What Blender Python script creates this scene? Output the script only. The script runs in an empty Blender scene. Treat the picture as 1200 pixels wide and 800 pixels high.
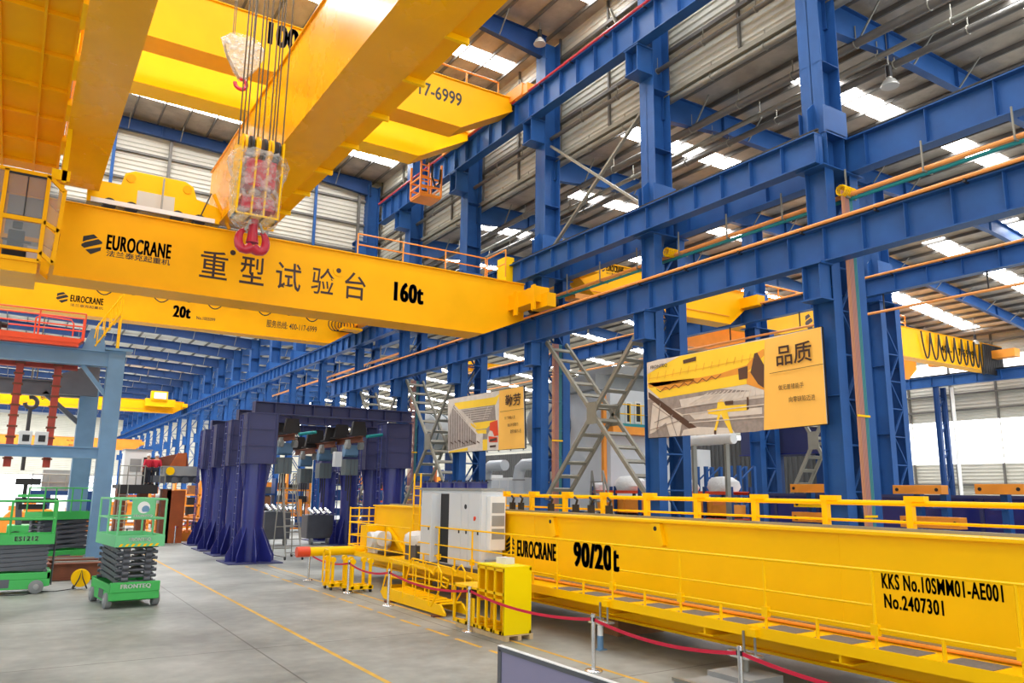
import bpy, math, random
from mathutils import Vector, Matrix
random.seed(7)
S = bpy.context.scene
COL = S.collection
R = math.radians

# ---------------------------------------------------------------- camera
FPX, EYE = 909.0, Vector((0.0, 0.0, 3.2))
YAW, PITCH, ROLL = R(32.448), R(10.915), R(-0.72)
_f = Vector((math.sin(YAW) * math.cos(PITCH), math.cos(YAW) * math.cos(PITCH), math.sin(PITCH)))
_r0 = Vector((math.cos(YAW), -math.sin(YAW), 0.0))
_d0 = _f.cross(_r0)
_r = math.cos(ROLL) * _r0 + math.sin(ROLL) * _d0
_d = -math.sin(ROLL) * _r0 + math.cos(ROLL) * _d0
cam = bpy.data.cameras.new('camera')
cam.sensor_fit = 'HORIZONTAL'
cam.sensor_width = 36.0
cam.lens = FPX / 1200.0 * 36.0
cam.clip_end = 600.0
camo = bpy.data.objects.new('camera', cam)
COL.objects.link(camo)
camo.matrix_world = Matrix.Translation(EYE) @ Matrix((_r, -_d, -_f)).transposed().to_4x4()
S.camera = camo

# ---------------------------------------------------------------- daylight and exposure
S.view_settings.view_transform = 'Standard'
S.view_settings.look = 'None'
S.view_settings.gamma = 1.0
S.view_settings.use_curve_mapping = False
S.view_settings.exposure = 0.13
W = bpy.data.worlds.new('daylight')
S.world = W
W.use_nodes = True
_bg = W.node_tree.nodes['Background']
_bg.inputs[0].default_value = (0.93, 0.97, 1.0, 1.0)
_wn, _wl = W.node_tree.nodes, W.node_tree.links             # daylight enters mostly from the open end behind the viewer
_tc0 = _wn.new('ShaderNodeTexCoord')
_dp = _wn.new('ShaderNodeVectorMath'); _dp.operation = 'DOT_PRODUCT'; _dp.inputs[1].default_value = (-0.5, -0.86, 0.1)
_wm = _wn.new('ShaderNodeMapRange'); _wm.inputs['From Min'].default_value = -0.2; _wm.inputs['From Max'].default_value = 1.0
_wm.inputs['To Min'].default_value = 0.42; _wm.inputs['To Max'].default_value = 1.7
_wl.new(_tc0.outputs['Generated'], _dp.inputs[0]); _wl.new(_dp.outputs['Value'], _wm.inputs['Value']); _wl.new(_wm.outputs['Result'], _bg.inputs[1])
SKYLIGHT, STRIP = 20.0, 2.2

# ---------------------------------------------------------------- helpers
def at(x, y, X=None, Y=None, Z=None):
    """A point of the place from where it stands in the photograph and one known coordinate."""
    d = _r * ((x - 600.0) / FPX) + _d * ((y - 400.0) / FPX) + _f
    i, v = (0, X) if X is not None else (1, Y) if Y is not None else (2, Z)
    return EYE + d * ((v - EYE[i]) / d[i])

def lin(c):
    return tuple(((v / 255.0) / 12.92 if v <= 10.3 else ((v / 255.0 + 0.055) / 1.055) ** 2.4) for v in c)

def mat(name, c, rough=0.5, metal=0.0, wear=0.0, scale=1.5, emit=0.0, coat=0.0, bump=0.0, bscale=20.0):
    m = bpy.data.materials.new(name)
    m.use_nodes = True
    nt = m.node_tree
    b = nt.nodes['Principled BSDF']
    col = lin(c) + (1.0,)
    b.inputs['Base Color'].default_value = col
    b.inputs['Roughness'].default_value = rough
    b.inputs['Metallic'].default_value = metal
    if coat:
        b.inputs['Coat Weight'].default_value = coat
        b.inputs['Coat Roughness'].default_value = 0.12
    if emit:
        b.inputs['Emission Color'].default_value = col
        b.inputs['Emission Strength'].default_value = emit
    if wear or bump:
        tc = nt.nodes.new('ShaderNodeTexCoord')
        n = nt.nodes.new('ShaderNodeTexNoise')
        n.inputs['Scale'].default_value = scale
        n.inputs['Detail'].default_value = 6.0
        nt.links.new(tc.outputs['Object'], n.inputs['Vector'])
        if wear:
            r = nt.nodes.new('ShaderNodeMapRange')
            r.inputs['From Min'].default_value = 0.25
            r.inputs['From Max'].default_value = 0.75
            r.inputs['To Min'].default_value = 1.0 - wear
            r.inputs['To Max'].default_value = 1.0 + wear
            mx = nt.nodes.new('ShaderNodeMix')
            mx.data_type = 'RGBA'
            mx.blend_type = 'MULTIPLY'
            mx.inputs['Factor'].default_value = 1.0
            mx.inputs['A'].default_value = col
            nt.links.new(n.outputs['Fac'], r.inputs['Value'])
            nt.links.new(r.outputs['Result'], mx.inputs['B'])
            nt.links.new(mx.outputs['Result'], b.inputs['Base Color'])
            r2 = nt.nodes.new('ShaderNodeMapRange')
            r2.inputs['To Min'].default_value = max(0.05, rough - 0.12)
            r2.inputs['To Max'].default_value = min(1.0, rough + 0.12)
            nt.links.new(n.outputs['Fac'], r2.inputs['Value'])
            nt.links.new(r2.outputs['Result'], b.inputs['Roughness'])
        if bump:
            n2 = nt.nodes.new('ShaderNodeTexNoise')
            n2.inputs['Scale'].default_value = bscale
            nt.links.new(tc.outputs['Object'], n2.inputs['Vector'])
            bp = nt.nodes.new('ShaderNodeBump')
            bp.inputs['Strength'].default_value = bump
            bp.inputs['Distance'].default_value = 0.05
            nt.links.new(n2.outputs['Fac'], bp.inputs['Height'])
            nt.links.new(bp.outputs['Normal'], b.inputs['Normal'])
    return m

M = dict(
    yellow=mat('crane_yellow', (248, 176, 4), 0.45, wear=0.06, scale=0.8),
    lemon=mat('bright_yellow_paint', (255, 199, 0), 0.4, wear=0.05, scale=0.8),
    gloss=mat('glossy_crane_yellow', (248, 176, 4), 0.26, wear=0.06, scale=0.8, coat=0.22),
    cageyel=mat('safety_yellow_paint', (255, 224, 0), 0.4, wear=0.04),
    orange=mat('orange_paint', (240, 150, 45), 0.45, wear=0.1),
    blue=mat('structural_blue', (42, 86, 146), 0.42, wear=0.16, scale=1.2),
    bluedk=mat('deep_blue_paint', (32, 64, 116), 0.5, wear=0.12, scale=1.2),
    slate=mat('slate_blue_paint', (104, 142, 176), 0.45, wear=0.14, scale=1.2),
    navy=mat('navy_blue_paint', (34, 40, 118), 0.33, wear=0.12, coat=0.2),
    navydk=mat('dusty_navy_paint', (56, 60, 104), 0.5, wear=0.1),
    black=mat('black_lettering', (22, 19, 16), 0.5),
    dark=mat('dark_steel', (48, 46, 46), 0.5, 0.4),
    steel=mat('galvanised_steel', (150, 148, 138), 0.42, 0.55, wear=0.14),
    brace=mat('dull_primer_steel', (140, 136, 122), 0.55, 0.1, wear=0.14),
    purlin=mat('zinc_purlin', (112, 108, 102), 0.5, 0.35, wear=0.12),
    chrome=mat('stainless_steel', (225, 225, 225), 0.25, 0.9),
    red=mat('red_paint', (190, 22, 50), 0.3, coat=0.4),
    redrail=mat('red_conductor', (186, 44, 62), 0.4),
    belt=mat('red_belt', (205, 24, 60), 0.6),
    redor=mat('red_orange_paint', (228, 76, 36), 0.42, wear=0.08),
    mast=mat('worn_red_mast_paint', (180, 66, 48), 0.5, wear=0.3, scale=3),
    rust=mat('rusty_steel', (122, 70, 48), 0.75, wear=0.3, scale=3),
    rustor=mat('rust_orange_primer', (168, 84, 38), 0.7, wear=0.2, scale=2),
    green=mat('lift_green', (64, 178, 84), 0.4, wear=0.08),
    greenlt=mat('faded_lift_green', (112, 196, 136), 0.4, wear=0.08),
    greydk=mat('grey_lift_steel', (92, 94, 100), 0.45, 0.3, wear=0.15),
    cab=mat('cabinet_grey', (212, 216, 218), 0.4, wear=0.03),
    cabdk=mat('cabinet_seal_black', (26, 27, 30), 0.5),
    white=mat('white_paint', (232, 232, 228), 0.5, wear=0.04),
    wrap=mat('white_wrap', (225, 225, 222), 0.35, bump=0.6, bscale=9),
    grey=mat('machine_grey', (150, 152, 150), 0.5, 0.1, wear=0.1),
    hoistgrey=mat('hoist_grey', (98, 110, 114), 0.45, 0.2, wear=0.08),
    wood=mat('pallet_wood', (205, 176, 130), 0.8, wear=0.15, scale=4),
    pallet=mat('brown_timber', (140, 96, 60), 0.8, wear=0.2, scale=4),
    teal=mat('teal_conductor', (30, 140, 140), 0.45),
    copper=mat('orange_conductor', (244, 158, 80), 0.42, wear=0.05),
    cable=mat('black_cable', (24, 22, 22), 0.5),
    rope=mat('wire_rope', (96, 82, 62), 0.5, 0.5),
    bannerY=mat('banner_orange', (250, 190, 84), 0.55, wear=0.02),
    bannerW=mat('banner_print_pale', (214, 204, 192), 0.55, wear=0.12, scale=3),
    bannerG=mat('banner_print_grey', (150, 138, 130), 0.55, wear=0.25, scale=5),
    bannerD=mat('banner_print_brown', (84, 58, 44), 0.55),
    bannerC=mat('banner_print_yellow', (250, 206, 50), 0.5, wear=0.05),
    bannerO=mat('banner_print_amber', (228, 150, 50), 0.5, wear=0.1),
    text=mat('brown_black_print', (52, 24, 10), 0.55),
    skin=mat('skin', (200, 150, 120), 0.6),
    redcoat=mat('red_workwear', (200, 32, 56), 0.8),
    trousers=mat('dark_trousers', (44, 46, 58), 0.8),
    seat=mat('black_seat_vinyl', (26, 27, 29), 0.6),
    rubber=mat('grey_rubber', (128, 130, 130), 0.7),
    mesh=mat('grey_grit_panel', (112, 108, 106), 0.8, wear=0.25, scale=14),
    lane=mat('yellow_floor_paint', (216, 172, 70), 0.6, wear=0.2, scale=3),
    signgrey=mat('sign_panel_violet_grey', (134, 130, 158), 0.5),
    glow=mat('daylight_panel', (250, 252, 255), 0.5, emit=SKYLIGHT),
    strip=mat('daylight_window_band', (246, 250, 255), 0.5, emit=STRIP),
    foil=mat('roof_insulation', (176, 164, 148), 0.5, 0.15, wear=0.3, scale=0.9, bump=1.0, bscale=3.5),
    foilw=mat('white_roof_lining', (226, 222, 214), 0.6, wear=0.12, scale=0.9),
    cabcop=mat('faded_orange_cable', (206, 142, 104), 0.5),
    cabpink=mat('faded_pink_cable', (190, 136, 122), 0.5),
    cabteal=mat('faded_teal_cable', (70, 140, 144), 0.5),
    sheet=mat('wall_sheeting', (206, 202, 188), 0.5, 0.05, wear=0.06, scale=0.6),
    lamp=mat('lamp_shade', (200, 198, 190), 0.35, 0.3),
)

for _k, _s in (('yellow', .15), ('lemon', .18), ('gloss', .3), ('blue', .22), ('bluedk', .25), ('cageyel', .2)):
    M[_k].node_tree.nodes['Principled BSDF'].inputs['Specular IOR Level'].default_value = _s
M['sheetdk'] = mat('dark_partition_sheet', (74, 74, 72), 0.6, wear=0.1)

def glassmat(name, c, alpha, rough=0.05):
    m = mat(name, c, rough)
    b = m.node_tree.nodes['Principled BSDF']
    b.inputs['Alpha'].default_value = alpha
    return m
M['pane'] = glassmat('cab_glass', (150, 160, 165), 0.28)
M['film'] = glassmat('clear_plastic_film', (240, 240, 236), 0.42, 0.12)
_b = M['film'].node_tree
_n = _b.nodes.new('ShaderNodeTexNoise'); _n.inputs['Scale'].default_value = 5.0; _n.inputs['Detail'].default_value = 8.0
_tc = _b.nodes.new('ShaderNodeTexCoord'); _b.links.new(_tc.outputs['Object'], _n.inputs['Vector'])
_bp = _b.nodes.new('ShaderNodeBump'); _bp.inputs['Strength'].default_value = 1.0; _bp.inputs['Distance'].default_value = 0.3
_b.links.new(_n.outputs['Fac'], _bp.inputs['Height']); _b.links.new(_bp.outputs['Normal'], _b.nodes['Principled BSDF'].inputs['Normal'])
_mr = _b.nodes.new('ShaderNodeMapRange'); _mr.inputs['From Min'].default_value = 0.35; _mr.inputs['From Max'].default_value = 0.65
_mr.inputs['To Min'].default_value = 0.04; _mr.inputs['To Max'].default_value = 0.5
_b.links.new(_n.outputs['Fac'], _mr.inputs['Value']); _b.links.new(_mr.outputs['Result'], _b.nodes['Principled BSDF'].inputs['Alpha'])

# concrete floor: cast slabs with saw joints, stains and a light sheen
m = bpy.data.materials.new('polished_concrete'); m.use_nodes = True; nt = m.node_tree; M['floor'] = m
b = nt.nodes['Principled BSDF']; L = nt.links.new
tc = nt.nodes.new('ShaderNodeTexCoord')
n1 = nt.nodes.new('ShaderNodeTexNoise'); n1.inputs['Scale'].default_value = 0.35; n1.inputs['Detail'].default_value = 9
n2 = nt.nodes.new('ShaderNodeTexNoise'); n2.inputs['Scale'].default_value = 3.0; n2.inputs['Detail'].default_value = 6
br = nt.nodes.new('ShaderNodeTexBrick'); br.offset = 0.0
br.inputs['Scale'].default_value = 1.0; br.inputs['Brick Width'].default_value = 4.6; br.inputs['Row Height'].default_value = 5.6
br.inputs['Mortar Size'].default_value = 0.018; br.inputs['Color1'].default_value = (1, 1, 1, 1); br.inputs['Color2'].default_value = (0.94, 0.94, 0.94, 1)
br.inputs['Mortar'].default_value = (0.45, 0.43, 0.4, 1)
cr = nt.nodes.new('ShaderNodeValToRGB')
cr.color_ramp.elements[0].position = 0.36; cr.color_ramp.elements[0].color = lin((119, 122, 116)) + (1,)
cr.color_ramp.elements[1].position = 0.64; cr.color_ramp.elements[1].color = lin((175, 178, 171)) + (1,)
ad = nt.nodes.new('ShaderNodeMix'); ad.data_type = 'FLOAT'; ad.inputs['Factor'].default_value = 0.35
mx = nt.nodes.new('ShaderNodeMix'); mx.data_type = 'RGBA'; mx.blend_type = 'MULTIPLY'; mx.inputs['Factor'].default_value = 1
for n in (n1, n2, br): L(tc.outputs['Object'], n.inputs['Vector'])
L(n1.outputs['Fac'], ad.inputs['A']); L(n2.outputs['Fac'], ad.inputs['B']); L(ad.outputs['Result'], cr.inputs['Fac'])
L(cr.outputs['Color'], mx.inputs['A']); L(br.outputs['Color'], mx.inputs['B']); L(mx.outputs['Result'], b.inputs['Base Color'])
rr = nt.nodes.new('ShaderNodeMapRange'); rr.inputs['To Min'].default_value = 0.3; rr.inputs['To Max'].default_value = 0.6
L(n2.outputs['Fac'], rr.inputs['Value']); L(rr.outputs['Result'], b.inputs['Roughness'])

ORG = {}

class G:
    """Collects shapes for one mesh; coordinates are in the frame of the thing's builder."""
    def __init__(s): s.v = []; s.f = []
    def _add(s, vs, fs):
        o = len(s.v); s.v += [Vector(p) for p in vs]; s.f += [[i + o for i in f] for f in fs]; return s
    def box(s, x0, y0, z0, x1, y1, z1):
        return s._add([(x0, y0, z0), (x1, y0, z0), (x1, y1, z0), (x0, y1, z0), (x0, y0, z1), (x1, y0, z1), (x1, y1, z1), (x0, y1, z1)],
                      [(0, 3, 2, 1), (4, 5, 6, 7), (0, 1, 5, 4), (1, 2, 6, 5), (2, 3, 7, 6), (3, 0, 4, 7)])
    def prism(s, poly, vec):
        vec = Vector(vec); n = len(poly); ps = [Vector(p) for p in poly]
        return s._add(ps + [p + vec for p in ps], [tuple(range(n))[::-1], tuple(range(n, 2 * n))] + [(i, (i + 1) % n, n + (i + 1) % n, n + i) for i in range(n)])
    def bar(s, p, q, w, h=None, up=(0, 0, 1)):
        p, q = Vector(p), Vector(q); h = h or w; d = (q - p).normalized(); u = Vector(up)
        if abs(d.dot(u)) > 0.99: u = Vector((0, 1, 0))
        a = d.cross(u).normalized() * (w / 2); c = a.cross(d).normalized() * (h / 2)
        return s.prism([p - a - c, p + a - c, p + a + c, p - a + c], q - p)
    def ibeam(s, p, q, w, h, tf=0.03, tw=0.02, up=(0, 0, 1)):
        p, q, u = Vector(p), Vector(q), Vector(up)
        d = (q - p).normalized(); n = d.cross(u).normalized(); u = n.cross(d)
        o = u * (h / 2 - tf / 2)
        s.bar(p + o, q + o, w, tf, u); s.bar(p - o, q - o, w, tf, u)
        return s.bar(p, q, tw, h - 2 * tf, u)
    def tube(s, pts, r, n=8, caps=True):
        pts = [Vector(p) for p in pts]; k = len(pts); rs = r if isinstance(r, (list, tuple)) else [r] * k
        o = len(s.v); prev = None
        for i, p in enumerate(pts):
            d = (pts[min(i + 1, k - 1)] - pts[max(i - 1, 0)]).normalized()
            if prev is None:
                a = d.orthogonal().normalized()
            else:
                a = (prev - d * prev.dot(d)).normalized()
            prev = a; c = d.cross(a)
            for j in range(n):
                t = 2 * math.pi * j / n
                s.v.append(p + (a * math.cos(t) + c * math.sin(t)) * rs[i])
        for i in range(k - 1):
            for j in range(n):
                s.f.append([o + i * n + j, o + i * n + (j + 1) % n, o + (i + 1) * n + (j + 1) % n, o + (i + 1) * n + j])
        if caps:
            s.f.append([o + j for j in range(n)][::-1]); s.f.append([o + (k - 1) * n + j for j in range(n)])
        return s
    def cyl(s, p, q, r, n=16): return s.tube([p, q], r, n)
    def lathe(s, c, prof, n=20, axis=(0, 0, 1)):
        return s.tube([Vector(c) + Vector(axis) * h for r, h in prof], [max(r, 1e-4) for r, h in prof], n)
    def ring(s, c, rad, r, axis=(0, 0, 1), a0=0, a1=360, n=20, m=6):
        ax = Vector(axis).normalized(); u = ax.orthogonal().normalized(); w = ax.cross(u); c = Vector(c)
        return s.tube([c + (u * math.cos(R(a0 + (a1 - a0) * i / n)) + w * math.sin(R(a0 + (a1 - a0) * i / n))) * rad for i in range(n + 1)], r, m, a1 - a0 < 359)
    def quad(s, a, b, c, d): return s._add([a, b, c, d], [(0, 1, 2, 3)])
    def poly(s, pts): return s._add(pts, [tuple(range(len(pts)))])
    def build(s, name, m, parent=None, o=None, smooth=False, bevel=0.0):
        org = Vector(o) if o is not None else (ORG[parent.name] if parent else Vector((0, 0, 0)))
        me = bpy.data.meshes.new(name)
        me.from_pydata([p - org for p in s.v], [], s.f)
        me.materials.append(M[m] if isinstance(m, str) else m)
        if smooth:
            me.polygons.foreach_set('use_smooth', [True] * len(me.polygons)); me.set_sharp_from_angle(angle=0.7)
        ob = bpy.data.objects.new(name, me); COL.objects.link(ob); ORG[ob.name] = org
        if parent: ob.parent = parent
        else: ob.location = org
        if bevel:
            md = ob.modifiers.new('bevel', 'BEVEL'); md.width = bevel; md.segments = 2; md.limit_method = 'ANGLE'
        return ob

def tag(o, label=None, cat=None, group=None, kind=None):
    for k, v in (('label', label), ('category', cat), ('group', group), ('kind', kind)):
        if v: o[k] = v
    return o

def thing(name, label, cat, o=(0, 0, 0), group=None):
    e = bpy.data.objects.new(name, None); COL.objects.link(e)
    e.location = o; e.empty_display_size = 0.3; ORG[e.name] = Vector(o)
    return tag(e, label, cat, group, "thing")

def struct(g, name, m, parent=None, **k):
    o = g.build(name, m, parent, **k); o['kind'] = 'structure'; return o

def kids(o): return [c for c in bpy.data.objects if c.parent == o]

def copy_tree(o, loc=None, rz=None, label=None, group=None, parent=None):
    c = o.copy(); COL.objects.link(c)
    if parent: c.parent = parent
    if loc is not None: c.location = loc
    if rz is not None: c.rotation_euler = (0, 0, rz)
    if label: c['label'] = label
    if group: c['group'] = group
    for ch in kids(o): copy_tree(ch, parent=c)
    return c

_fonts = {}
def txt(s, p0, u, v, w, h, m, parent, bold=0.0, n=None, lift=0.006, name='lettering'):
    """Lettering laid on a surface: lower left corner p0, reading direction u, up direction v, overall width and height."""
    cu = bpy.data.curves.new('t', 'FONT'); cu.body = s; cu.size = 1.0; cu.offset = min(bold, .018); cu.space_character = 1.0 + (.1 if bold > .025 else 0); cu.resolution_u = 3
    ob = bpy.data.objects.new('t', cu); COL.objects.link(ob)
    dg = bpy.context.evaluated_depsgraph_get(); me = bpy.data.meshes.new_from_object(ob.evaluated_get(dg))
    bpy.data.objects.remove(ob); bpy.data.curves.remove(cu)
    if bold > .025:                                           # condensed heavy face: letters widened sideways
        vs = [q.co.copy() for q in me.vertices]; fs = [list(p.vertices) for p in me.polygons]; V, F = [], []
        for i in range(5):
            o = len(V); V += [q + Vector(((.028 if bold > .035 else .018 if bold > .028 else .009) * (i - 2), 0, 0)) for q in vs]; F += [[k + o for k in f] for f in fs]
        me = bpy.data.meshes.new('t'); me.from_pydata(V, [], F)
    u, v = Vector(u).normalized(), Vector(v).normalized(); n = u.cross(v) if n is None else Vector(n)
    xs = [q.co.x for q in me.vertices]; ys = [q.co.y for q in me.vertices]
    if not xs: return None
    sx = w / max(max(xs) - min(xs), 1e-6); sy = h / max(max(ys) - min(ys), 1e-6); p0 = Vector(p0); org = ORG[parent.name]
    x0, y0 = min(xs), min(ys)
    for q in me.vertices: q.co = p0 + u * ((q.co.x - x0) * sx) + v * ((q.co.y - y0) * sy) + n * lift - org
    me.name = name; me.materials.clear(); me.materials.append(M[m])
    o = bpy.data.objects.new(name, me); COL.objects.link(o); o.parent = parent; ORG[o.name] = org
    return o

def txtpx(s, bl, br, tl, m, parent, bold=0.0, **pl):
    a, b_, t = at(*bl, **pl), at(*br, **pl), at(*tl, **pl)
    u = (b_ - a); u.z = 0; v = Vector((0, 0, 1))
    return txt(s, a, u, v, u.length, (t - a).length, m, parent, bold)

LOGO = [[(.05, .83), (.55, 1), (.76, .86), (.25, .66), (.05, .55)],
        [(.01, .44), (.16, .55), (.79, .80), (1, .68), (1, .6), (.34, .34), (.16, .26), (.01, .35)],
        [(.22, .19), (.98, .43), (.96, .25), (.5, 0)]]
def logo(p0, u, v, w, h, m, parent, polys=LOGO, lift=0.006):
    u, v, p0 = Vector(u).normalized(), Vector(v).normalized(), Vector(p0); n = u.cross(v); g = G()
    for P in polys: g.poly([p0 + u * (x * w) + v * (y * h) + n * lift for x, y in P][::-1])
    return g.build('emblem', m, parent)
def logopx(bl, br, tl, m, parent, **pl):
    a, b_, t = at(*bl, **pl), at(*br, **pl), at(*tl, **pl); u = b_ - a; u.z = 0
    return logo(a, u, (0, 0, 1), u.length, (t - a).length, m, parent)

NEAR = [13.8 + 7.45 * k for k in range(6)]                 # frames of the tall bay
FAR = [58.7 + 7.65 * k for k in range(18)]                 # frames of the lower hall beyond
# ================================================================ SETTING
g = G(); g.quad((-40, -8, 0), (75, -8, 0), (75, 200, 0), (-40, 200, 0)); struct(g, 'floor', 'floor')
n = 0
def lane(p, q, w=0.1, dash=None):
    global n
    g = G(); p, q = Vector(p), Vector(q); d = (q - p); Ln = d.length; d.normalize(); s_ = d.cross(Vector((0, 0, 1))) * (w / 2); z = Vector((0, 0, .003)); t = 0.0
    while t < Ln:
        e = min(Ln, t + (dash[0] if dash else Ln)); a, c = p + d * t + z, p + d * e + z
        g.quad(a - s_, a + s_, c + s_, c - s_); t = e + (dash[1] if dash else 0)
    n += 1; struct(g, 'trim_%d' % n, 'lane')
lane((5.75, 5, 0), (5.9, 42, 0), .1); lane((8.68, 6, 0), (8.68, 34, 0), .1, (1.1, .35)); lane((9.62, 6, 0), (9.62, 34, 0), .09)

def corrug(g, p, along, up, ht, pitch, depth, nrm):
    """Sheet with ribs that run along 'along', stacked up 'ht' metres."""
    p, along, up, nrm = Vector(p), Vector(along), Vector(up), Vector(nrm); k = int(ht / pitch)
    for i in range(k):
        z0 = up * (i * pitch); a = [(0, 0), (.45, 0), (.58, 1), (.88, 1), (1, 0)]
        for (t0, d0), (t1, d1) in zip(a, a[1:]):
            A = p + z0 + up * (t0 * pitch) + nrm * (d0 * depth); B_ = p + z0 + up * (t1 * pitch) + nrm * (d1 * depth)
            g.quad(A, A + along, B_ + along, B_)

# end wall of the tall bay
g = G(); corrug(g, (-16, 51.4, 17.4), (37, 0, 0), (0, 0, 1), 9.0, .3, .06, (0, -1, 0)); w = struct(g, 'wall_end', 'sheet')
for z in (18.0, 20.0, 22.0, 23.8):
    struct(G().box(-16, 51.18, z - .07, 20.6, 51.33, z + .07), 'girt', 'purlin', w)
for x in [-12.8 + 3.2 * k for k in range(11)]:
    struct(G().box(x - .09, 51.05, 17.4, x + .09, 51.2, 26), 'wall_post', 'blue' if round((x + 12.8) / 3.2) % 2 else 'purlin', w)
g = G(); g.box(-16, 50.9, 16.9, 20.4, 51.4, 17.4); struct(g, 'wall_beam', 'bluedk', w)
# clerestory wall between the tall bay and the lower aisle
g = G(); corrug(g, (21.0, 4, 19.35), (0, 47.4, 0), (0, 0, 1), 6.3, .3, .06, (-1, 0, 0)); w = struct(g, 'wall_clerestory', 'sheet')
for z in (20.9, 22.6, 24.3):
    struct(G().box(20.72, 4, z - .08, 20.9, 51.3, z + .08), 'girt', 'purlin', w)
for k in range(13):
    y = 6.3 + 3.725 * k
    struct(G().box(20.82, y - .05, 19.3, 20.93, y + .05, 25.6), 'wall_post', 'purlin', w)
struct(G().box(20.55, 4, 18.85, 21.15, 51.3, 19.05), 'gutter', 'brace', w)
# far right wall with its band of daylight
XR = 69.4
g = G(); corrug(g, (XR, 8, 0), (0, 191, 0), (0, 0, 1), 6.0, .3, .06, (-1, 0, 0)); corrug(g, (XR, 8, 9.7), (0, 191, 0), (0, 0, 1), 4.2, .3, .06, (-1, 0, 0))
corrug(g, (XR, 8, 15.0), (0, 191, 0), (0, 0, 1), 4.5, .3, .06, (-1, 0, 0)); corrug(g, (XR, 74, 6.0), (0, 125, 0), (0, 0, 1), 3.7, .3, .06, (-1, 0, 0)); corrug(g, (XR, 74, 13.9), (0, 125, 0), (0, 0, 1), 1.1, .3, .06, (-1, 0, 0)); w = struct(g, 'wall_right', 'sheet')
for z in (2.0, 4.2, 10.6, 12.0, 16.2, 17.4):
    struct(G().box(XR - .35, 8, z - .07, XR - .15, 199, z + .07), 'girt', 'purlin', w)
for k in range(30):
    y = 10 + 3.8 * k
    struct(G().box(XR - .3, y - .07, 0, XR - .12, y + .07, 6.0), 'wall_post', 'purlin', w); struct(G().box(XR - .3, y - .07, 9.7, XR - .12, y + .07, 18.8), 'wall_post', 'purlin', w)
for i, (z0, z1) in enumerate(((6.0, 9.7), (13.9, 15.0))):
    wi = struct(G().box(XR, 8, z0, XR + .05, 74, z1), 'window_%d' % (i + 1), 'strip')
    g = G()
    for k in range(17): g.box(XR - .06, 10 + 3.8 * k - .04, z0, XR, 10 + 3.8 * k + .04, z1)
    struct(g, 'window_frame', 'sheet', wi)
# dark sheet partition deep in the far bay
g = G(); corrug(g, (44, 29.5, 0), (0, 0, 7.0), (0, 1, 0), 46, .4, .08, (-1, 0, 0)); struct(g, 'wall_partition', 'sheetdk')
# far walls
g = G(); corrug(g, (-40, 199, 5.5), (112, 0, 0), (0, 0, 1), 13, .3, .06, (0, -1, 0)); w = struct(g, 'wall_far', 'sheet')
g = G(); corrug(g, (21, 198.9, 0), (49, 0, 0), (0, 0, 1), 5.4, .3, .06, (0, -1, 0)); struct(g, 'wall_far', 'sheet')
struct(G().box(-40, 199.1, 0, 21, 199.2, 5.4), 'window_3', 'strip')

# roofs: insulation sheet, purlins and daylight strips
def roof(name, x0, z0, x1, z1, y0, y1, pitch, strips, pw=.08, ph=.2, lining='foil'):
    sl = Vector((x1 - x0, 0, z1 - z0)); Ln = sl.length; d = sl.normalized(); up = Vector((-d.z, 0, d.x))
    zz = lambda x: z0 + (z1 - z0) * (x - x0) / (x1 - x0)
    c = struct(G().quad((x0, y0, z0), (x0, y1, z0), (x1, y1, z1), (x1, y0, z1)), name, lining)
    k = int((x1 - x0) / pitch)
    for i in range(k + 1):
        x = x0 + (i + .5) * (x1 - x0) / (k + 1)
        struct(G().box(x - pw / 2, y0, zz(x) - ph, x + pw / 2, y1, zz(x) - .01), 'purlin', 'purlin', c)
    for (ya, yb, xa, xb) in strips:
        struct(G().quad((xa, ya, zz(xa) - .012), (xa, yb, zz(xa) - .012), (xb, yb, zz(xb) - .012), (xb, ya, zz(xb) - .012)), 'skylight', 'glow', c)
    return c
mids = [10.1] + [y + 3.72 for y in NEAR]
roof('ceiling', -16, 26.6, 21.0, 25.5, 4, 51.4, 1.5, [(y - .6, y + .6, -14, 20.2) for y in mids[:6]])
roof('ceiling', 21.0, 19.35, 46.0, 19.5, 4, 200, 1.5, [(y - .55, y + .55, 21.6 + (2.6 if i % 2 else 0), 32) for i, y in enumerate(mids)] + [(y - .55, y + .55, 35, 44.5) for y in mids] + [(y - .7, y + .7, 22, 44) for y in [f + 3.82 for f in FAR]])
roof('ceiling', 46.0, 19.5, 69.5, 16.9, 8, 200, 1.5, [(y - .7, y + .7, 47, 67) for y in [f + 3.82 for f in FAR]] + [(y - .7, y + .7, 48, 67) for y in (14, 21.3, 25.6, 33.2, 40.6, 48, 55)])
roof('ceiling', -40, 20.6, 21.0, 18.6, 51.4, 200, 1.7, [(y - .75, y + .75, -38, 19.4) for y in [FAR[0] - 3.8] + [f + 3.82 for f in FAR]], .1, .22, 'foilw')

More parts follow.
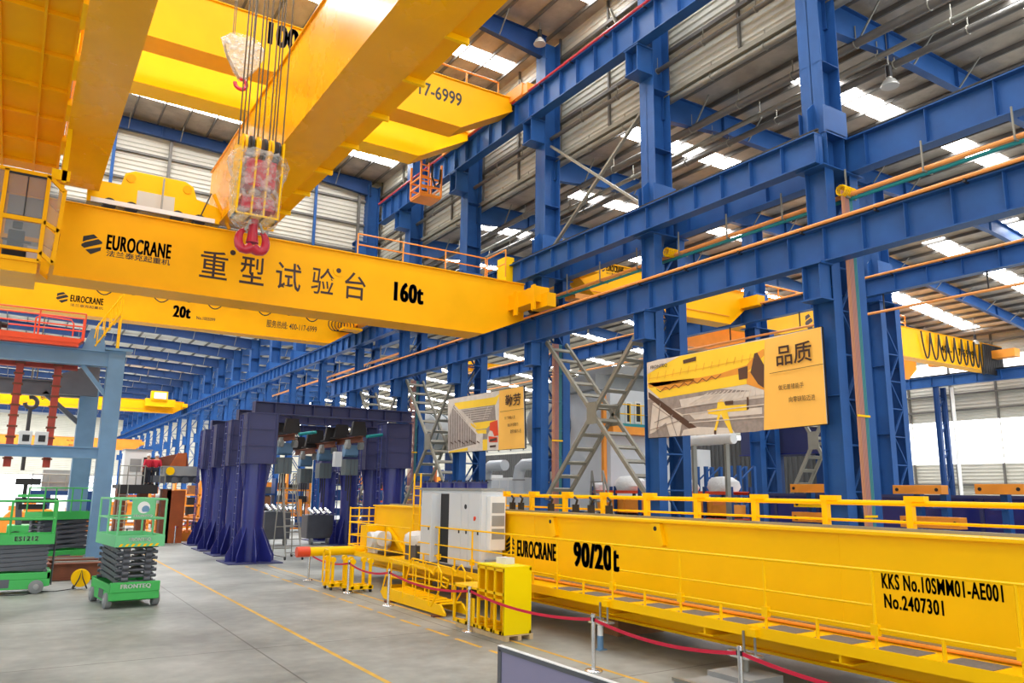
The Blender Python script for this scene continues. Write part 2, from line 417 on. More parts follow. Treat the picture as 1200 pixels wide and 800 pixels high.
def rafter(xs, y, m='bluedk', w=.3):
    """Blue roof girder: list of (x, top, bottom)."""
    g = G(); t = .018
    up = [(x, y, zt) for x, zt, zb in xs]; dn = [(x, y, zb) for x, zt, zb in xs]
    g.prism([Vector(p) - Vector((0, t / 2, 0)) for p in up + dn[::-1]], (0, t, 0))
    for L_ in (up, dn):
        for a, c in zip(L_, L_[1:]): g.bar(a, c, w, .025)
    for (xa, ta, ba), (xb, tb, bb) in zip(xs, xs[1:]):
        k = max(1, int((xb - xa) / 4))
        for i in range(k):
            f = i / k; x = xa + (xb - xa) * f; g.box(x - .01, y - w / 2, ba + (bb - ba) * f, x + .01, y + w / 2, ta + (tb - ta) * f)
    r_ = struct(g, 'roof_rafter', m)
    g = G()                                                   # fly braces from the bottom flange up to the purlins
    for (xa, ta, ba), (xb, tb, bb) in zip(xs, xs[1:]):
        k = max(1, int((xb - xa) / 3))
        for i in range(k):
            f = (i + .5) / k; x = xa + (xb - xa) * f; g.bar((x, y - .1, ba + (bb - ba) * f), (x, y - .95, ta + (tb - ta) * f), .05)
    struct(g, 'fly_brace', 'steel', r_)
for y in NEAR[:5]:
    rafter([(-16, 26.35, 25.5), (14.5, 25.45, 24.75), (20.0, 25.3, 24.1)], y)
rafter([(-16, 26.35, 25.6), (14.5, 25.45, 24.75), (20.0, 25.3, 24.2)], 50.9)
for y in NEAR + FAR:
    rafter([(20.5, 19.1, 17.9), (24, 19.15, 18.25), (42, 19.25, 18.35), (46, 19.25, 18.2)], y, 'blue')
for y in (21.35, 28.8, 36.25, 43.7, 51.1, 58.5):
    rafter([(46.2, 19.2, 18.3), (52, 18.55, 17.75), (62, 17.45, 16.75), (69.0, 16.65, 15.9)], y, 'blue')
for y in FAR:
    rafter([(-40, 20.2, 19.3), (12, 18.65, 17.9), (20.0, 18.35, 17.35)], y, 'bluedk', .35)

# ================================================================ STEEL FRAME
ORD = ['nearest', 'second', 'third', 'fourth', 'fifth', 'sixth']
def laced_column(o, label, group, top=25.0, x0=0.0, corb=True, split=12.9, reds=True, near=True):
    """Stepped building column: two I-section legs tied by lacing, a single shaft above, brackets for the crane beams."""
    X, Y, _ = o; e = thing('steel_column', label, 'column', o, group)
    xa, xb = X - .0, X + 1.2
    for x in (xa, xb):
        g = G()
        g.box(x, Y - .36, 0, x + .4, Y - .335, split); g.box(x, Y + .335, 0, x + .4, Y + .36, split); g.box(x + .19, Y - .335, 0, x + .21, Y + .335, split)
        g.box(x - .1, Y - .46, 0, x + .5, Y + .46, .06)
        for z in (3.0, 6.0, 9.2): g.box(x + .02, Y - .335, z, x + .38, Y + .335, z + .02)
        g.build('column_leg', 'blue', e)
    g = G(); z = .7; k = 0
    while z < split - 1.2:
        for yy in (Y - .3, Y + .3):
            a, c = (xa + .36, xb + .04) if k % 2 == 0 else (xb + .04, xa + .36)
            g.bar((a, yy, z), (c, yy, z + 1.3), .09, .05); g.bar((xa + .36, yy, z), (xb + .04, yy, z), .1, .05)
        z += 1.3; k += 1
    g.build('lacing', 'blue', e)
    g = G(); g.box(X - .5, Y - .3, 8.8, X, Y - .27, 9.84); g.box(X - .5, Y + .27, 8.8, X, Y + .3, 9.84); g.box(X - .55, Y - .4, 9.8, X + .05, Y + .4, 9.86); g.box(X - .55, Y - .36, 8.75, X + .02, Y + .36, 8.8)
    g.box(X - .3, Y - .27, 8.8, X - .27, Y + .27, 9.8)
    if corb: g.build('corbel', 'blue', e)
    # upper shaft
    g = G(); s0, s1 = X + .12, X + 1.0
    g.box(s0, Y - .4, split, s0 + .025, Y + .4, top); g.box(s1 - .025, Y - .4, split, s1, Y + .4, top); g.box(s0, Y - .012, split, s1, Y + .012, top)
    for z in (split + 3.5, split + 6): g.box(s0, Y - .4, z, s1, Y + .4, z + .02)
    g.build('upper_shaft', 'blue', e)
    g = G(); g.box(X - .25, Y - .5, split - .03, X + 1.7, Y + .5, split); g.build('bearing_plate', 'blue', e); g = G(); g.box(s0 - .02, Y - .44, split + 1.15, s1 + .02, Y + .44, split + 1.19); g.build('cap_plate', 'blue', e); g = G()
    for yy in (Y - .44, Y + .42): g.box(s0 - .14, yy, split + 1.1, s1 + .14, yy + .02, split + 2.0)
    g.prism([(X - .2, Y - .02, split + 1.1), (X + .12, Y - .02, split + 1.1), (X + .12, Y - .02, split + 2.2), (X - .2, Y - .02, split + 1.9)], (0, .04, 0))
    g.build('bracket_plate', 'blue', e)
    if reds:
        g = G(); g.box(X - .65, Y - .35, 19.5, X + .12, Y - .32, 20.6); g.box(X - .65, Y + .32, 19.5, X + .12, Y + .35, 20.6); g.box(X - .68, Y - .42, 20.55, X + .14, Y + .42, 20.6); g.box(X - .68, Y - .38, 19.46, X + .14, Y + .38, 19.5)
        g.box(X - .3, Y - .32, 19.5, X - .27, Y + .32, 20.55)
        g.build('upper_corbel', 'blue', e)
    return e
XC = 19.6
for k, y in enumerate(NEAR):
    laced_column((XC, y, 0), 'blue laced steel column under the runway beams, %s of its row' % ORD[k], None)
farc = None
for k, y in enumerate(FAR):
    lb = 'slender blue column of the distant row under the long runway beam, beyond the navy portal'
    if farc is None:
        farc = laced_column((XC, y, 0), lb, 'distant columns beyond the portal', top=18.4, reds=False)
    else: copy_tree(farc, (XC, y, 0))

def runway(name, label, X, z0, z1, y0, y1, w=.45, rail=True, step=1.24, m='blue', bus=None, group=None):
    e = thing(name, label, 'beam', (X, y0, z0), group)
    g = G(); g.box(X - w / 2, y0, z1 - .04, X + w / 2, y1, z1); g.box(X - w / 2, y0, z0, X + w / 2, y1, z0 + .04); g.box(X - .012, y0, z0 + .04, X + .012, y1, z1 - .04)
    y = y0 + .02
    while y < y1:
        g.box(X - w / 2 + .05, y - .01, z0 + .04, X + w / 2 - .05, y + .01, z1 - .04); y += step
    g.build('plate_girder', m, e)
    if rail:
        g = G(); g.box(X - .07, y0, z1, X + .07, y1, z1 + .03); g.box(X - .02, y0, z1 + .03, X + .02, y1, z1 + .11); g.box(X - .045, y0, z1 + .11, X + .045, y1, z1 + .16); g.build('rail', 'dark', e)
    if bus:
        mm, dx, dz, r_ = bus; g = G(); g.tube([(X + dx, y0, z1 + dz), (X + dx, y1, z1 + dz)], r_, 8); g.build('conductor_bar', mm, e, smooth=True)
        g = G(); y = y0 + 1
        while y < y1:
            g.box(X + dx - .03, y - .03, z1 + dz - .14, X + dx + .16, y + .03, z1 + dz - .03); y += 2.4
        g.build('conductor_bracket', 'dark', e)
    return e
runway('runway_beam', 'long blue runway beam, lowest of its row, carrying the crane girder marked 160t', 19.45, 9.86, 10.93, 3.5, 55.5, bus=('copper', -.28, .07, .055))
runway('runway_beam', 'long blue runway beam running to the far end above the navy portal', 19.4, 12.93, 13.9, 13.45, 195, step=1.24)
runway('runway_beam', 'blue runway beam behind the upper column shafts, toward the lower aisle', 20.9, 12.93, 14.05, 3.5, 51, step=1.86)
runway('runway_beam', 'highest blue runway beam with a red conductor along its top', 19.15, 20.62, 21.95, 5, 46.6, .5, step=1.24, bus=('redrail', -.26, .06, .06))
runway('runway_beam', 'blue runway beam on the second column row, orange conductor on its edge', 33.2, 12.38, 13.2, 9, 60, .4, step=1.5, bus=('copper', -.24, .07, .06))
runway('runway_beam', 'blue runway beam along the far right wall', 66.6, 12.5, 13.35, 12, 73, .45, step=1.9)
e = thing('conductor_line', 'orange and teal conductor bars hung under the upper blue beam', 'conductor', (20.5, 5, 12.1))
G().tube([(20.45, 5, 12.12), (20.45, 34, 12.12)], .075, 8).build('conductor_bar', 'copper', e, smooth=True)
G().tube([(20.52, 5, 12.0), (20.52, 34, 12.0)], .06, 8).build('conductor_bar', 'teal', e, smooth=True)
for k in range(12):
    y = 6.2 + 2.35 * k
    G().bar((20.3, y, 12.9), (20.3, y, 12.0), .04).bar((20.3, y, 12.02), (20.75, y, 12.02), .05).build('hanger', 'brace', e)
e = thing('conductor_line', 'orange conductor bar hung low behind the runway beam, toward the portal', 'conductor', (20.5, 40, 12))
G().tube([(20.5, 44.5, 11.9), (20.5, 75, 11.9)], .09, 8).build('conductor_bar', 'copper', e, smooth=True)
for k in range(8):
    G().bar((20.5, 45 + 4 * k, 12.93), (20.5, 45 + 4 * k, 11.85), .05).build('hanger', 'brace', e)
e = thing('conductor_line', 'thin orange conductor bar below the beam on the second column row', 'conductor', (33.2, 9, 11.6))
G().tube([(33.2, 9, 11.58), (33.2, 60, 11.58)], .065, 8).build('conductor_bar', 'copper', e, smooth=True)
for k in range(10):
    G().bar((33.2, 11 + 4.6 * k, 12.38), (33.2, 11 + 4.6 * k, 11.56), .05).build('hanger', 'dark', e)

# second column row and wall columns
for x, y, lb in ((34.0, 21.25, 'blue laced column of the second row, beside the cable-carrying column'), (34.0, 28.7, 'blue laced column of the second row, seen below the wide orange banner'),
                 (34.0, 36.15, 'blue laced column of the second row, beyond the racking')):
    c = laced_column((x, y, 0), lb, None, top=18.3, corb=False, split=12.3, reds=False)
for y, lb in ((36.4, 'slim blue wall column beside a white downpipe'), (44.0, 'slim blue wall column half hidden behind grey bracing')):
    e = thing('wall_column', lb, 'column', (67, y, 0))
    for x in (66.4, 67.5):
        G().box(x, y - .2, 0, x + .3, y - .17, 12.5).box(x, y + .17, 0, x + .3, y + .2, 12.5).box(x + .13, y - .17, 0, x + .17, y + .17, 12.5).build('column_leg', 'bluedk', e)
    g = G()
    for k in range(11): g.bar((66.6, y, .5 + k * 1.1), (67.6, y, 1.6 + k * 1.1) if k % 2 else (67.6, y, .5 + k * 1.1), .09)
    g.build('lacing', 'bluedk', e)
    p = G().cyl((67.2, y - 1.0, 0), (67.2, y - 1.0, 12.4), .14, 10).build('downpipe', 'white', o=(67.2, y - 1, 0), smooth=True); tag(p, 'white downpipe beside the ' + ('slim blue wall column' if y < 40 else 'column behind the grey bracing'), 'pipe')

# cross bracing between the columns: pairs of channels tied with battens
def xbrace(lb, y0, y1, z0, z1, x=20.4, w=1.1, m='brace'):
    """Two ladder-like struts crossing between neighbouring columns."""
    e = thing('cross_brace', lb, 'brace', (x, y0, z0)); mid = Vector((x, (y0 + y1) / 2, (z0 + z1) / 2))
    for sgn, (a, c) in ((1, ((x, y0, z0), (x, y1, z1))), (-1, ((x, y0, z1), (x, y1, z0)))):
        a, c = Vector(a), Vector(c); d = (c - a); Ln = d.length; d.normalize(); s_ = Vector((1, 0, 0)) * (w / 2)
        off = Vector((0, 0, 0))
        g = G(); g.bar(a - s_ + off, c - s_ + off, .12, .16); g.bar(a + s_ + off, c + s_ + off, .12, .16)
        t = .5
        while t < Ln - .3:
            q = a + d * t + off; g.bar(q - s_, q + s_, .07, .16, d); t += .78
        g.build('brace_strut', m, e)
    for xx in (mid.x - w / 2 - .09, mid.x + w / 2 + .06): G().box(xx, mid.y - .3, mid.z - .45, xx + .03, mid.y + .3, mid.z + .45).build('gusset_plate', m, e)
    return e
xbrace('grey cross brace with battens between the two orange banners', NEAR[1] + .4, NEAR[2] - .4, 2.9, 9.85)
xbrace('grey cross brace with battens left of the smaller orange banner', NEAR[3] + .4, NEAR[4] - .4, 2.0, 9.8)
xbrace('grey cross brace with battens above the navy portal beam', NEAR[4] + .4, NEAR[5] - .4, 2.0, 9.8)
xbrace('grey cross brace in the distance under the end of the wide banner', 21.7, 28.3, .2, 11.6, 34.6, 1.1)
for y0, y1, lb in ((NEAR[1], NEAR[2], 'pair of thin grey roof-level struts crossing behind the upper blue beam'), (NEAR[4], NEAR[5], 'pair of thin grey struts crossing beside the tall end wall')):
    e = thing('tie_strut', lb, 'brace', (20.1, y0, 14.2))
    G().bar((20.1, y0 + .4, 14.2), (20.1, y1 - .4, 19.4), .16, .1).build('brace_strut', 'brace', e); G().bar((20.2, y0 + .4, 18.8), (20.2, y1 - .4, 14.4), .14, .1).build('brace_strut', 'brace', e)
for k in range(5):
    e = thing('knee_strut', 'thin grey strut from the clerestory wall to the red-topped beam', 'brace', (20.0, NEAR[k] + 1, 19.8), 'clerestory struts')
    G().bar((20.0, NEAR[k] + .5, 19.3), (20.7, NEAR[k] + 3.3, 24.8), .12, .08).build('brace_strut', 'brace', e)

# cables and pipes
def cables(o, lb, z1,  cols=(('cabcop', 3), ('cabpink', 4), ('cabteal', 3)), w=.5):
    X, Y, Z = o; e = thing('cable_riser', lb, 'cables', o); i = 0; tot = sum(c for _, c in cols)
    for m_, c in cols:
        for _ in range(c):
            x = X - w / 2 + w * i / (tot - 1); i += 1
            G().tube([(x, Y, Z), (x, Y, z1)], .017, 6).build('cable', m_, e, smooth=True)
    for z in (Z + .5, Z + 2.6, Z + 5.4):
        if z < z1: G().box(X - w / 2 - .05, Y - .05, z, X + w / 2 + .05, Y - .03, z + .06).build('cable_clamp', 'lemon', e)
cables((20.36, NEAR[0] - .5, 0), 'bundle of orange and teal cables running up the nearest blue column', 12.2)
cables((20.36, NEAR[2] - .5, 0), 'bundle of orange and teal cables beside the smaller banner column', 9.8)
cables((20.36, NEAR[4] - .5, 0), 'bundle of orange cables on the column beside the navy portal', 9.8)
for Y, lb in ((NEAR[0] - .5, 'yellow cable guide on top of the cable bundle at the nearest column'), (NEAR[1] - .5, 'yellow cable guide perched on the second blue column')):
    g = G()
    for k in range(8): g.ring((20.1 + .08 * k, Y, 12.2), .16, .022, (1, 0, 0), n=10)
    tag(g.build('cable_guide', 'lemon', o=(20.36, Y, 12.2)), lb, 'cable guide')
def pipe(lb, pts, r, m='steel', clamp=2.5):
    e = thing('ceiling_pipe', lb, 'pipe', pts[0]); G().tube(pts, r, 10).build('pipe', m, e, smooth=True); a, c = Vector(pts[0]), Vector(pts[1]); k = int((c - a).length / clamp)
    for i in range(k): q = a + (c - a) * ((i + .5) / k); G().ring(q, r + .02, .02, (0, 1, 0), n=10).bar(q + Vector((0, 0, r)), q + Vector((0, 0, r + .5)), .03).build('clamp', 'brace', e)
pipe('dark pipe under the aisle roof nearest the clerestory wall', [(22.2, 5, 18.0), (22.2, 60, 18.0)], .15, 'purlin')
pipe('middle grey pipe of three under the aisle roof', [(23.4, 5, 17.9), (23.4, 60, 17.9)], .1, 'steel')
pipe('outer grey pipe of three under the aisle roof', [(24.4, 5, 17.95), (24.4, 60, 17.95)], .13, 'purlin')
pipe('dark pipe along the face of the clerestory wall', [(20.35, 5, 20.0), (20.35, 50, 20.0)], .1, 'purlin')
pipe('pale pipe under the clerestory gutter', [(20.75, 5, 18.7), (20.75, 50, 18.7)], .13, 'steel')
for P, lb in (((19.17, 28.0, 24.3), 'bell lamp hanging under the tall bay roof, beside the diagonal girder'), ((24.0, 13.75, 17.0), 'bell lamp hanging under the aisle roof beside the nearest blue rafter'),
              ((26.7, 18.2, 16.8), 'bell lamp hanging under the aisle roof near the skylight'), ((64.0, 31.5, 15.2), 'bell lamp near the far right wall')):
    e = thing('high_bay_lamp', lb, 'lamp', P); x, y, z = P
    G().lathe(P, [(.3, 0), (.3, .03), (.2, .22), (.1, .3), (.1, .34)], 16).build('lamp_shade', 'lamp', e, smooth=True)
    G().lathe((x, y, z + .34), [(.11, 0), (.11, .4), (.05, .44)], 12).build('ballast_housing', 'dark', e, smooth=True)
    G().tube([(x, y, z + .75), (x, y, {24.3: 25.45, 17.0: 19.36, 16.8: 19.36, 15.2: 17.4}[z])], .025, 6).build('stem', 'steel', e)
    G().lathe((x, y, z + .02), [(.09, .02), (.09, .2)], 10).build('bulb', 'white', e)
# ================================================================ CRANES OVERHEAD
def boxgirder(x0, x1, y0, w, zb, zt, m, parent, tl=0.0, tr=0.0, name='box_girder', fl=.08, tz=.42, endz=None):
    """Welded box girder along X with optional raised ends; y0 is the near web."""
    zm = zb + (zt - zb) * tz; y1 = y0 + w
    P = [(x0, y0, zt), (x0, y0, zm if tl else zb)] + ([(x0 + tl, y0, zb)] if tl else []) + ([(x1 - tr, y0, zb)] if tr else []) + [(x1, y0, zm if tr else zb), (x1, y0, zt)]
    g = G(); g.prism(P[::-1], (0, w, 0)); g.box(x0, y0 - fl, zt, x1, y1 + fl, zt + .04)
    a, c = x0 + tl, x1 - tr
    g.box(a, y0 - fl, zb - .04, c, y1 + fl, zb)
    if tr: g.prism([(c, y0 - fl, zb), (c, y0 - fl, zb - .04), (x1, y0 - fl, zm - .04), (x1, y0 - fl, zm)], (0, w + 2 * fl, 0))
    if tl: g.prism([(a, y0 - fl, zb), (x0, y0 - fl, zm), (x0, y0 - fl, zm - .04), (a, y0 - fl, zb - .04)], (0, w + 2 * fl, 0))
    return g.build(name, m, parent)

def handrail(g, pts, h=1.05, r=.022, step=1.5, mid=(.5,), n=6):
    """Tube railing that follows pts at floor level."""
    pts = [Vector(p) for p in pts]; z = Vector((0, 0, 1))
    for k in (1,) + tuple(mid): g.tube([p + z * h * k for p in pts], r, n)
    for a, c in zip(pts, pts[1:]):
        L_ = (c - a).length; k = max(1, round(L_ / step))
        for i in range(k + 1): q = a + (c - a) * (i / k); g.tube([q, q + z * h], r, n)
    return g

# ---- the test stand girder marked 160t
Y0 = 29.14
e = thing('bench_girder', 'yellow box girder with black Chinese lettering and 160t, ending on the lowest blue runway', 'crane girder', (9, 29.7, 10.04))
boxgirder(-6, 19.15, Y0, 1.25, 10.06, 12.6, 'yellow', e, tr=2.15, tz=.36)
G().box(-6, Y0 + .5, 12.64, 18.6, Y0 + .62, 12.78).box(-6, Y0 + .05, 12.64, 18.9, Y0 + 1.2, 12.66).build('rail', 'dark', e)
g = G(); zr_ = at(468, 283, Y=Y0 + 2.3).z - 1.3; handrail(g, [(at(418, 314, Y=Y0 + 2.3).x, Y0 + 2.3, zr_), (18.4, Y0 + 2.3, zr_)], 1.3, .032, 2.6, (.62,)); handrail(g, [(18.5, Y0 + 2.3, zr_), (18.5, Y0 + .6, zr_)], 1.3, .032, 1.7); g.box(9, Y0 + 1.3, 12.1, 18.6, Y0 + 2.4, 12.2); g.build('handrail', 'orange', e)
g = G()
for px, py in ((273, 296), (397, 317)):
    c = at(px, py, Y=Y0); g.cyl(c, c - Vector((0, .02, 0)), .24, 20)
g.build('inspection_cover', 'yellow', e)
g = G()
for px, py in ((273, 296), (397, 317)):
    c = at(px, py, Y=Y0 - .02); g.cyl(c, c - Vector((0, .012, 0)), .1, 16)
g.build('port_hole', 'text', e)
logopx((94, 296), (118, 300), (94, 272), 'black', e, Y=Y0)
txtpx('EUROCRANE', (124, 292), (200, 300.5), (124, 274), 'black', e, .035, Y=Y0)
txtpx('法兰泰克起重机', (124, 300), (199, 310.5), (124, 292.5), 'black', e, .012, Y=Y0)
for ch, (x0, yb, x1, yt) in zip('重型试验台', ((233, 324, 266, 291), (280, 331, 309, 298), (322, 338, 352, 305), (364, 343, 391, 311), (403, 349, 428, 317))):
    a, c = at(x0, yb, Y=Y0), at(x1, yb, Y=Y0); t = at(x0, yt, Y=Y0)
    txt(ch, (a.x, Y0, a.z), (1, 0, 0), (0, 0, 1), c.x - a.x, t.z - a.z, 'text', e, .006)
txtpx('160t', (461, 352), (496, 357), (461, 329), 'black', e, .045, Y=Y0)
# end carriage
ec = G(); ec.box(18.3, 26.9, 11.25, 19.0, 33.0, 11.95); ec.box(18.55, 26.4, 11.0, 19.0, 27.6, 11.6); ec.box(18.55, 32.3, 11.0, 19.0, 33.4, 11.6)
for y in (26.9, 28.3): ec.box(18.2, y, 10.9, 18.3, y + .25, 12.0)
c_ = ec.build('end_carriage', 'yellow', e)
for y in (27.0, 28.4, 31.6, 32.9): G().cyl((19.05, y, 11.35), (19.4, y, 11.35), .26, 18).build('wheel', 'dark', c_, smooth=True)
G().box(18.6, 33.4, 11.2, 18.9, 33.8, 11.5).build('buffer', 'dark', c_)
G().box(19.0, 30.5, 12.66, 19.45, 31.3, 14.3).build('drive_cover', 'lemon', e)

# ---- the crane under test, its two girders running away from the viewer
e = thing('bridge_crane', 'big yellow crane with two girders running toward the camera above the 160t girder', 'crane', (3.5, 20, 13))
def ygirder(x0, x1, y0, y1, zb, zt, side, name='main_girder', taper=2.4):
    P = [(x0, y1, zt), (x0, y1, zb + 1.35), (x0, y1 - taper, zb), (x0, y0, zb), (x0, y0, zt)]
    g = G(); g.prism(P, (x1 - x0, 0, 0)); g.box(x0 - .06, y0, zb - .035, x1 + .06, y1 - taper, zb); g.box(x0 - .06, y0, zt, x1 + .06, y1, zt + .04)
    g.prism([(x0 - .06, y1 - taper, zb), (x0 - .06, y1 - taper, zb - .035), (x0 - .06, y1, zb + 1.315), (x0 - .06, y1, zb + 1.35)], (x1 - x0 + .12, 0, 0))
    return g.build(name, 'gloss', e)
a = ygirder(5.66, 6.95, 2, 32.2, 13.02, 15.95, 1); b2 = ygirder(.36, 1.42, 2, 30.9, 13.02, 15.4, -1)
g = G(); g.box(7.02, 2, 13.12, 7.56, 29.6, 13.16); wk = g.build('walkway', 'yellow', e)
for k in range(13):
    y = 2.9 + 2.2 * k
    G().box(6.98, y - .05, 12.98, 7.58, y + .05, 13.12).build('walkway_bracket', 'lemon', wk)
g = G(); g.box(-2.6, 2, 13.3, .22, 28.6, 13.34)
wk = g.build('platform', 'yellow', e); g = G()
for k in range(14): g.box(-2.6, 3 + 1.9 * k - .03, 13.2, .24, 3 + 1.9 * k + .03, 13.3)
for x in (-2.5, -1.3, -.45, .2): g.box(x - .03, 2, 13.18, x + .03, 28.6, 13.3)
g.build('platform_ribs', 'yellow', wk)
for k in range(5): G().box(.2, 14.5 + 2.6 * k, 13.05, .3, 15.6 + 2.6 * k, 13.25).build('conduit_box', 'lemon', wk)
# end carriage with equaliser, standing on the test stand rail
ec = G(); ya, yb = 29.55, 30.15
ec.prism([(1.2, ya, 12.95), (5.66, ya, 12.95), (5.66, ya, 13.55), (4.75, ya, 13.75), (4.6, ya, 14.2), (4.3, ya, 14.35), (2.6, ya, 14.35), (2.3, ya, 14.2), (2.2, ya, 13.75), (1.2, ya, 13.75)][::-1], (0, yb - ya, 0))
c_ = ec.build('end_carriage', 'lemon', e)
G().box(2.75, ya - .012, 12.97, 4.0, ya, 13.65).build('carriage_window', 'sheet', c_)
for x in (2.5, 4.4):
    c0 = Vector((x, ya - .03, 14.05)); G().cyl(c0, c0 + Vector((0, .03, 0)), .16, 16).build('pin', 'yellow', c_)
for x in (1.9, 2.6, 4.15, 4.9): G().cyl((x, ya - .06, 12.95), (x, yb, 12.95), .22, 18).build('wheel', 'dark', c_, smooth=True)
G().box(1.3, 29.25, 12.86, 5.4, 29.33, 13.02).build('guard_rail', 'white', c_)
G().bar((3.55, 29.3, 12.95), (3.55, 29.3, 14.2), .06).build('post', 'steel', c_)
G().tube([(5.3, 29.35, 14.0), (5.95, 29.3, 12.75)], .07, 8).build('strut_tube', 'yellow', c_, smooth=True)
G().tube([(5.2, 29.3, 14.0), (4.85, 29.3, 12.9)], .025, 6).build('chain', 'dark', c_)
# cab
cb = G(); x0, x1, y0, y1, z0, z1 = -2.1, .02, 23.6, 25.6, 9.05, 11.45; xc = .42
def fr(a, c, w=.1): cb.bar(a, c, w)
for y in (y0, y1):
    fr((x0, y, z0), (x1, y, z0)); fr((x0, y, z1), (x1, y, z1)); fr((x0, y, 10.15), (x1, y, 10.15), .12); fr((x1, y, z0), (x1, y, z1)); fr((x0, y, z0), (x0, y, z1)); fr((-.95, y, z0), (-.95, y, z1))
    fr((x1, y, z1), (xc, y, z1 - .35)); fr((xc, y, z1 - .35), (xc - .08, y, z0)); fr((x1, y, 10.15), (xc - .03, y, 9.95)); fr((x1, y, 9.3), (xc - .08, y, z0)); fr((x0, y, 9.32), (x1, y, 9.32), .08)
for x, z in ((x0, z0), (x0, z1), (x1, z0), (x1, z1), (xc, z1 - .35), (xc - .08, z0), (xc - .03, 9.95)): fr((x, y0, z), (x, y1, z))
cb.box(x0, y0, z1, x1, y1, z1 + .06); cb.box(x0, y0, z0 - .35, x1 - .02, y1, z0 - .05)
c_ = cb.build('cab', 'orange' if 0 else 'yellow', e)
g = G()
for (xa, xb) in ((-.9, x1 - .05), (-2.05, -1.0)): g.box(xa, y0 - .01, 9.37, xb, y0, 10.1); g.box(xa, y0 - .01, 10.22, xb, y0, z1 - .06)
g.prism([(x1 + .05, y0, 10.12), (xc - .08, y0, 9.92), (xc - .05, y0, z1 - .42), (x1 + .05, y0, z1 - .12)], (0, .01, 0)); g.prism([(x1 + .05, y0, 9.35), (xc - .15, y0, 9.15), (xc - .1, y0, 9.85), (x1 + .05, y0, 10.05)], (0, .01, 0))
g.build('window_pane', 'pane', c_)
g = G(); g.box(x0, y1 - .02, z0, x1, y1, z1); g.build('back_panel', 'grey', c_)
g = G()
for z in (10.2, z1 - .08): g.bar((-.92, y0 - .02, z), (x1 - .03, y0 - .02, z), .05)
for x in (-.92, x1 - .03, -.45): g.bar((x, y0 - .02, 10.2), (x, y0 - .02, z1 - .08), .05 if x != -.45 else .025)
g.build('window_gasket', 'cabdk', c_)
s_ = G().box(-.85, 24.3, 9.15, -.3, 24.9, 9.5).box(-.78, 24.75, 9.5, -.38, 24.95, 10.15).box(-.7, 24.75, 10.2, -.46, 24.9, 10.4).bar((-.9, 24.4, 9.75), (-.2, 24.4, 9.72), .07).build('operator_seat', 'seat', c_, bevel=.05)
G().box(-.28, 24.2, 9.1, -.02, 24.9, 9.6).build('control_desk', 'cab', c_)
for q in (G().box(.3, 23.7, 11.4, .42, 23.9, 13.3).box(.05, 23.7, 11.45, .5, 24, 11.75), G().box(-1.9, 24.0, 11.5, -1.7, 24.2, 13.2), G().box(.3, 25.2, 11.1, .42, 25.4, 13.3)): q.build('cab_hanger', 'lemon', c_)

# hook block of the crane under test
X, Y = 4.42, 19.0
e = thing('hook_block', 'large film-wrapped hook block with a red double hook, hanging before the 160t girder', 'hook block', (X, Y, 9.1))
g = G()
for k, dx in enumerate((-.41, -.33, -.25, -.13, -.05, .06, .16, .24, .31, .42)):
    g.tube([(X + dx, Y + .06 * (k % 3 - 1), 11.6), (X + dx * 1.05, Y + .06 * (k % 3 - 1), 19.0)], .014, 6)
g.build('hoist_rope', 'rope', e)
for k in range(6):
    x = X - .33 + .125 * k
    G().cyl((x, Y, 11.6), (x + .05, Y, 11.6), .3, 24).build('sheave', 'lemon' if k % 2 == 0 else 'cabdk', e, smooth=True)
g = G()
for x in (X - .4, X - .13, X + .1, X + .37): g.prism([(x, Y - .36, 11.75), (x, Y + .36, 11.75), (x, Y + .34, 10.9), (x, Y + .24, 9.75), (x, Y - .24, 9.75), (x, Y - .34, 10.9)], (.035, 0, 0))
g.box(X - .4, Y - .25, 9.75, X + .405, Y + .25, 9.8); g.build('side_plates', 'lemon', e)
G().box(X - .3, Y - .22, 9.95, X + .3, Y + .22, 10.25).cyl((X - .37, Y, 10.1), (X + .37, Y, 10.1), .12, 14).box(X - .28, Y - .3, 10.5, X + .28, Y + .3, 11.2).build('crosshead', 'red', e)
g = G(); g.tube([(X, Y, 9.75), (X, Y, 9.45), (X, Y, 9.3), (X, Y, 9.15)], [.09, .09, .1, .12], 14)
for sg in (-1, 1):
    pts = []; rs = []
    for i in range(13):
        t = R(-90 + 200 * i / 12); pts.append((X + sg * (.13 + .125 * math.cos(t)), Y, 9.2 + .26 * math.sin(t))); rs.append(.1 - .07 * (i / 12) ** 1.6)
    pts = [(X, Y, 9.03)] + pts[:-2]; rs = [.14] + rs[:-2]
    g.tube(pts, rs, 12)
g.build('double_hook', 'red', e, smooth=True)
G().bar((X - .17, Y - .1, 9.4), (X - .08, Y - .1, 9.7), .04).bar((X + .17, Y - .1, 9.4), (X + .09, Y - .1, 9.65), .04).build('hook_latch', 'steel', e)
def wrapfilm(c, prof, parent, sq=.8, seed=3, nn=40):
    rnd = random.Random(seed); g = G(); rings = []; o = len(g.v)
    for z, rx, ry in prof:
        for j in range(nn):
            t = 2 * math.pi * j / nn; k = 1 + rnd.uniform(-.05, .07)
            cx = math.copysign(abs(math.cos(t)) ** sq, math.cos(t)); cy = math.copysign(abs(math.sin(t)) ** sq, math.sin(t))
            g.v.append(Vector((c[0] + rx * k * cx, c[1] + ry * k * cy, z + rnd.uniform(-.03, .03))))
    for i in range(len(prof) - 1):
        for j in range(nn): g.f.append([i * nn + j, i * nn + (j + 1) % nn, (i + 1) * nn + (j + 1) % nn, (i + 1) * nn + j])
    return g.build('plastic_wrap', 'film', parent, smooth=False)
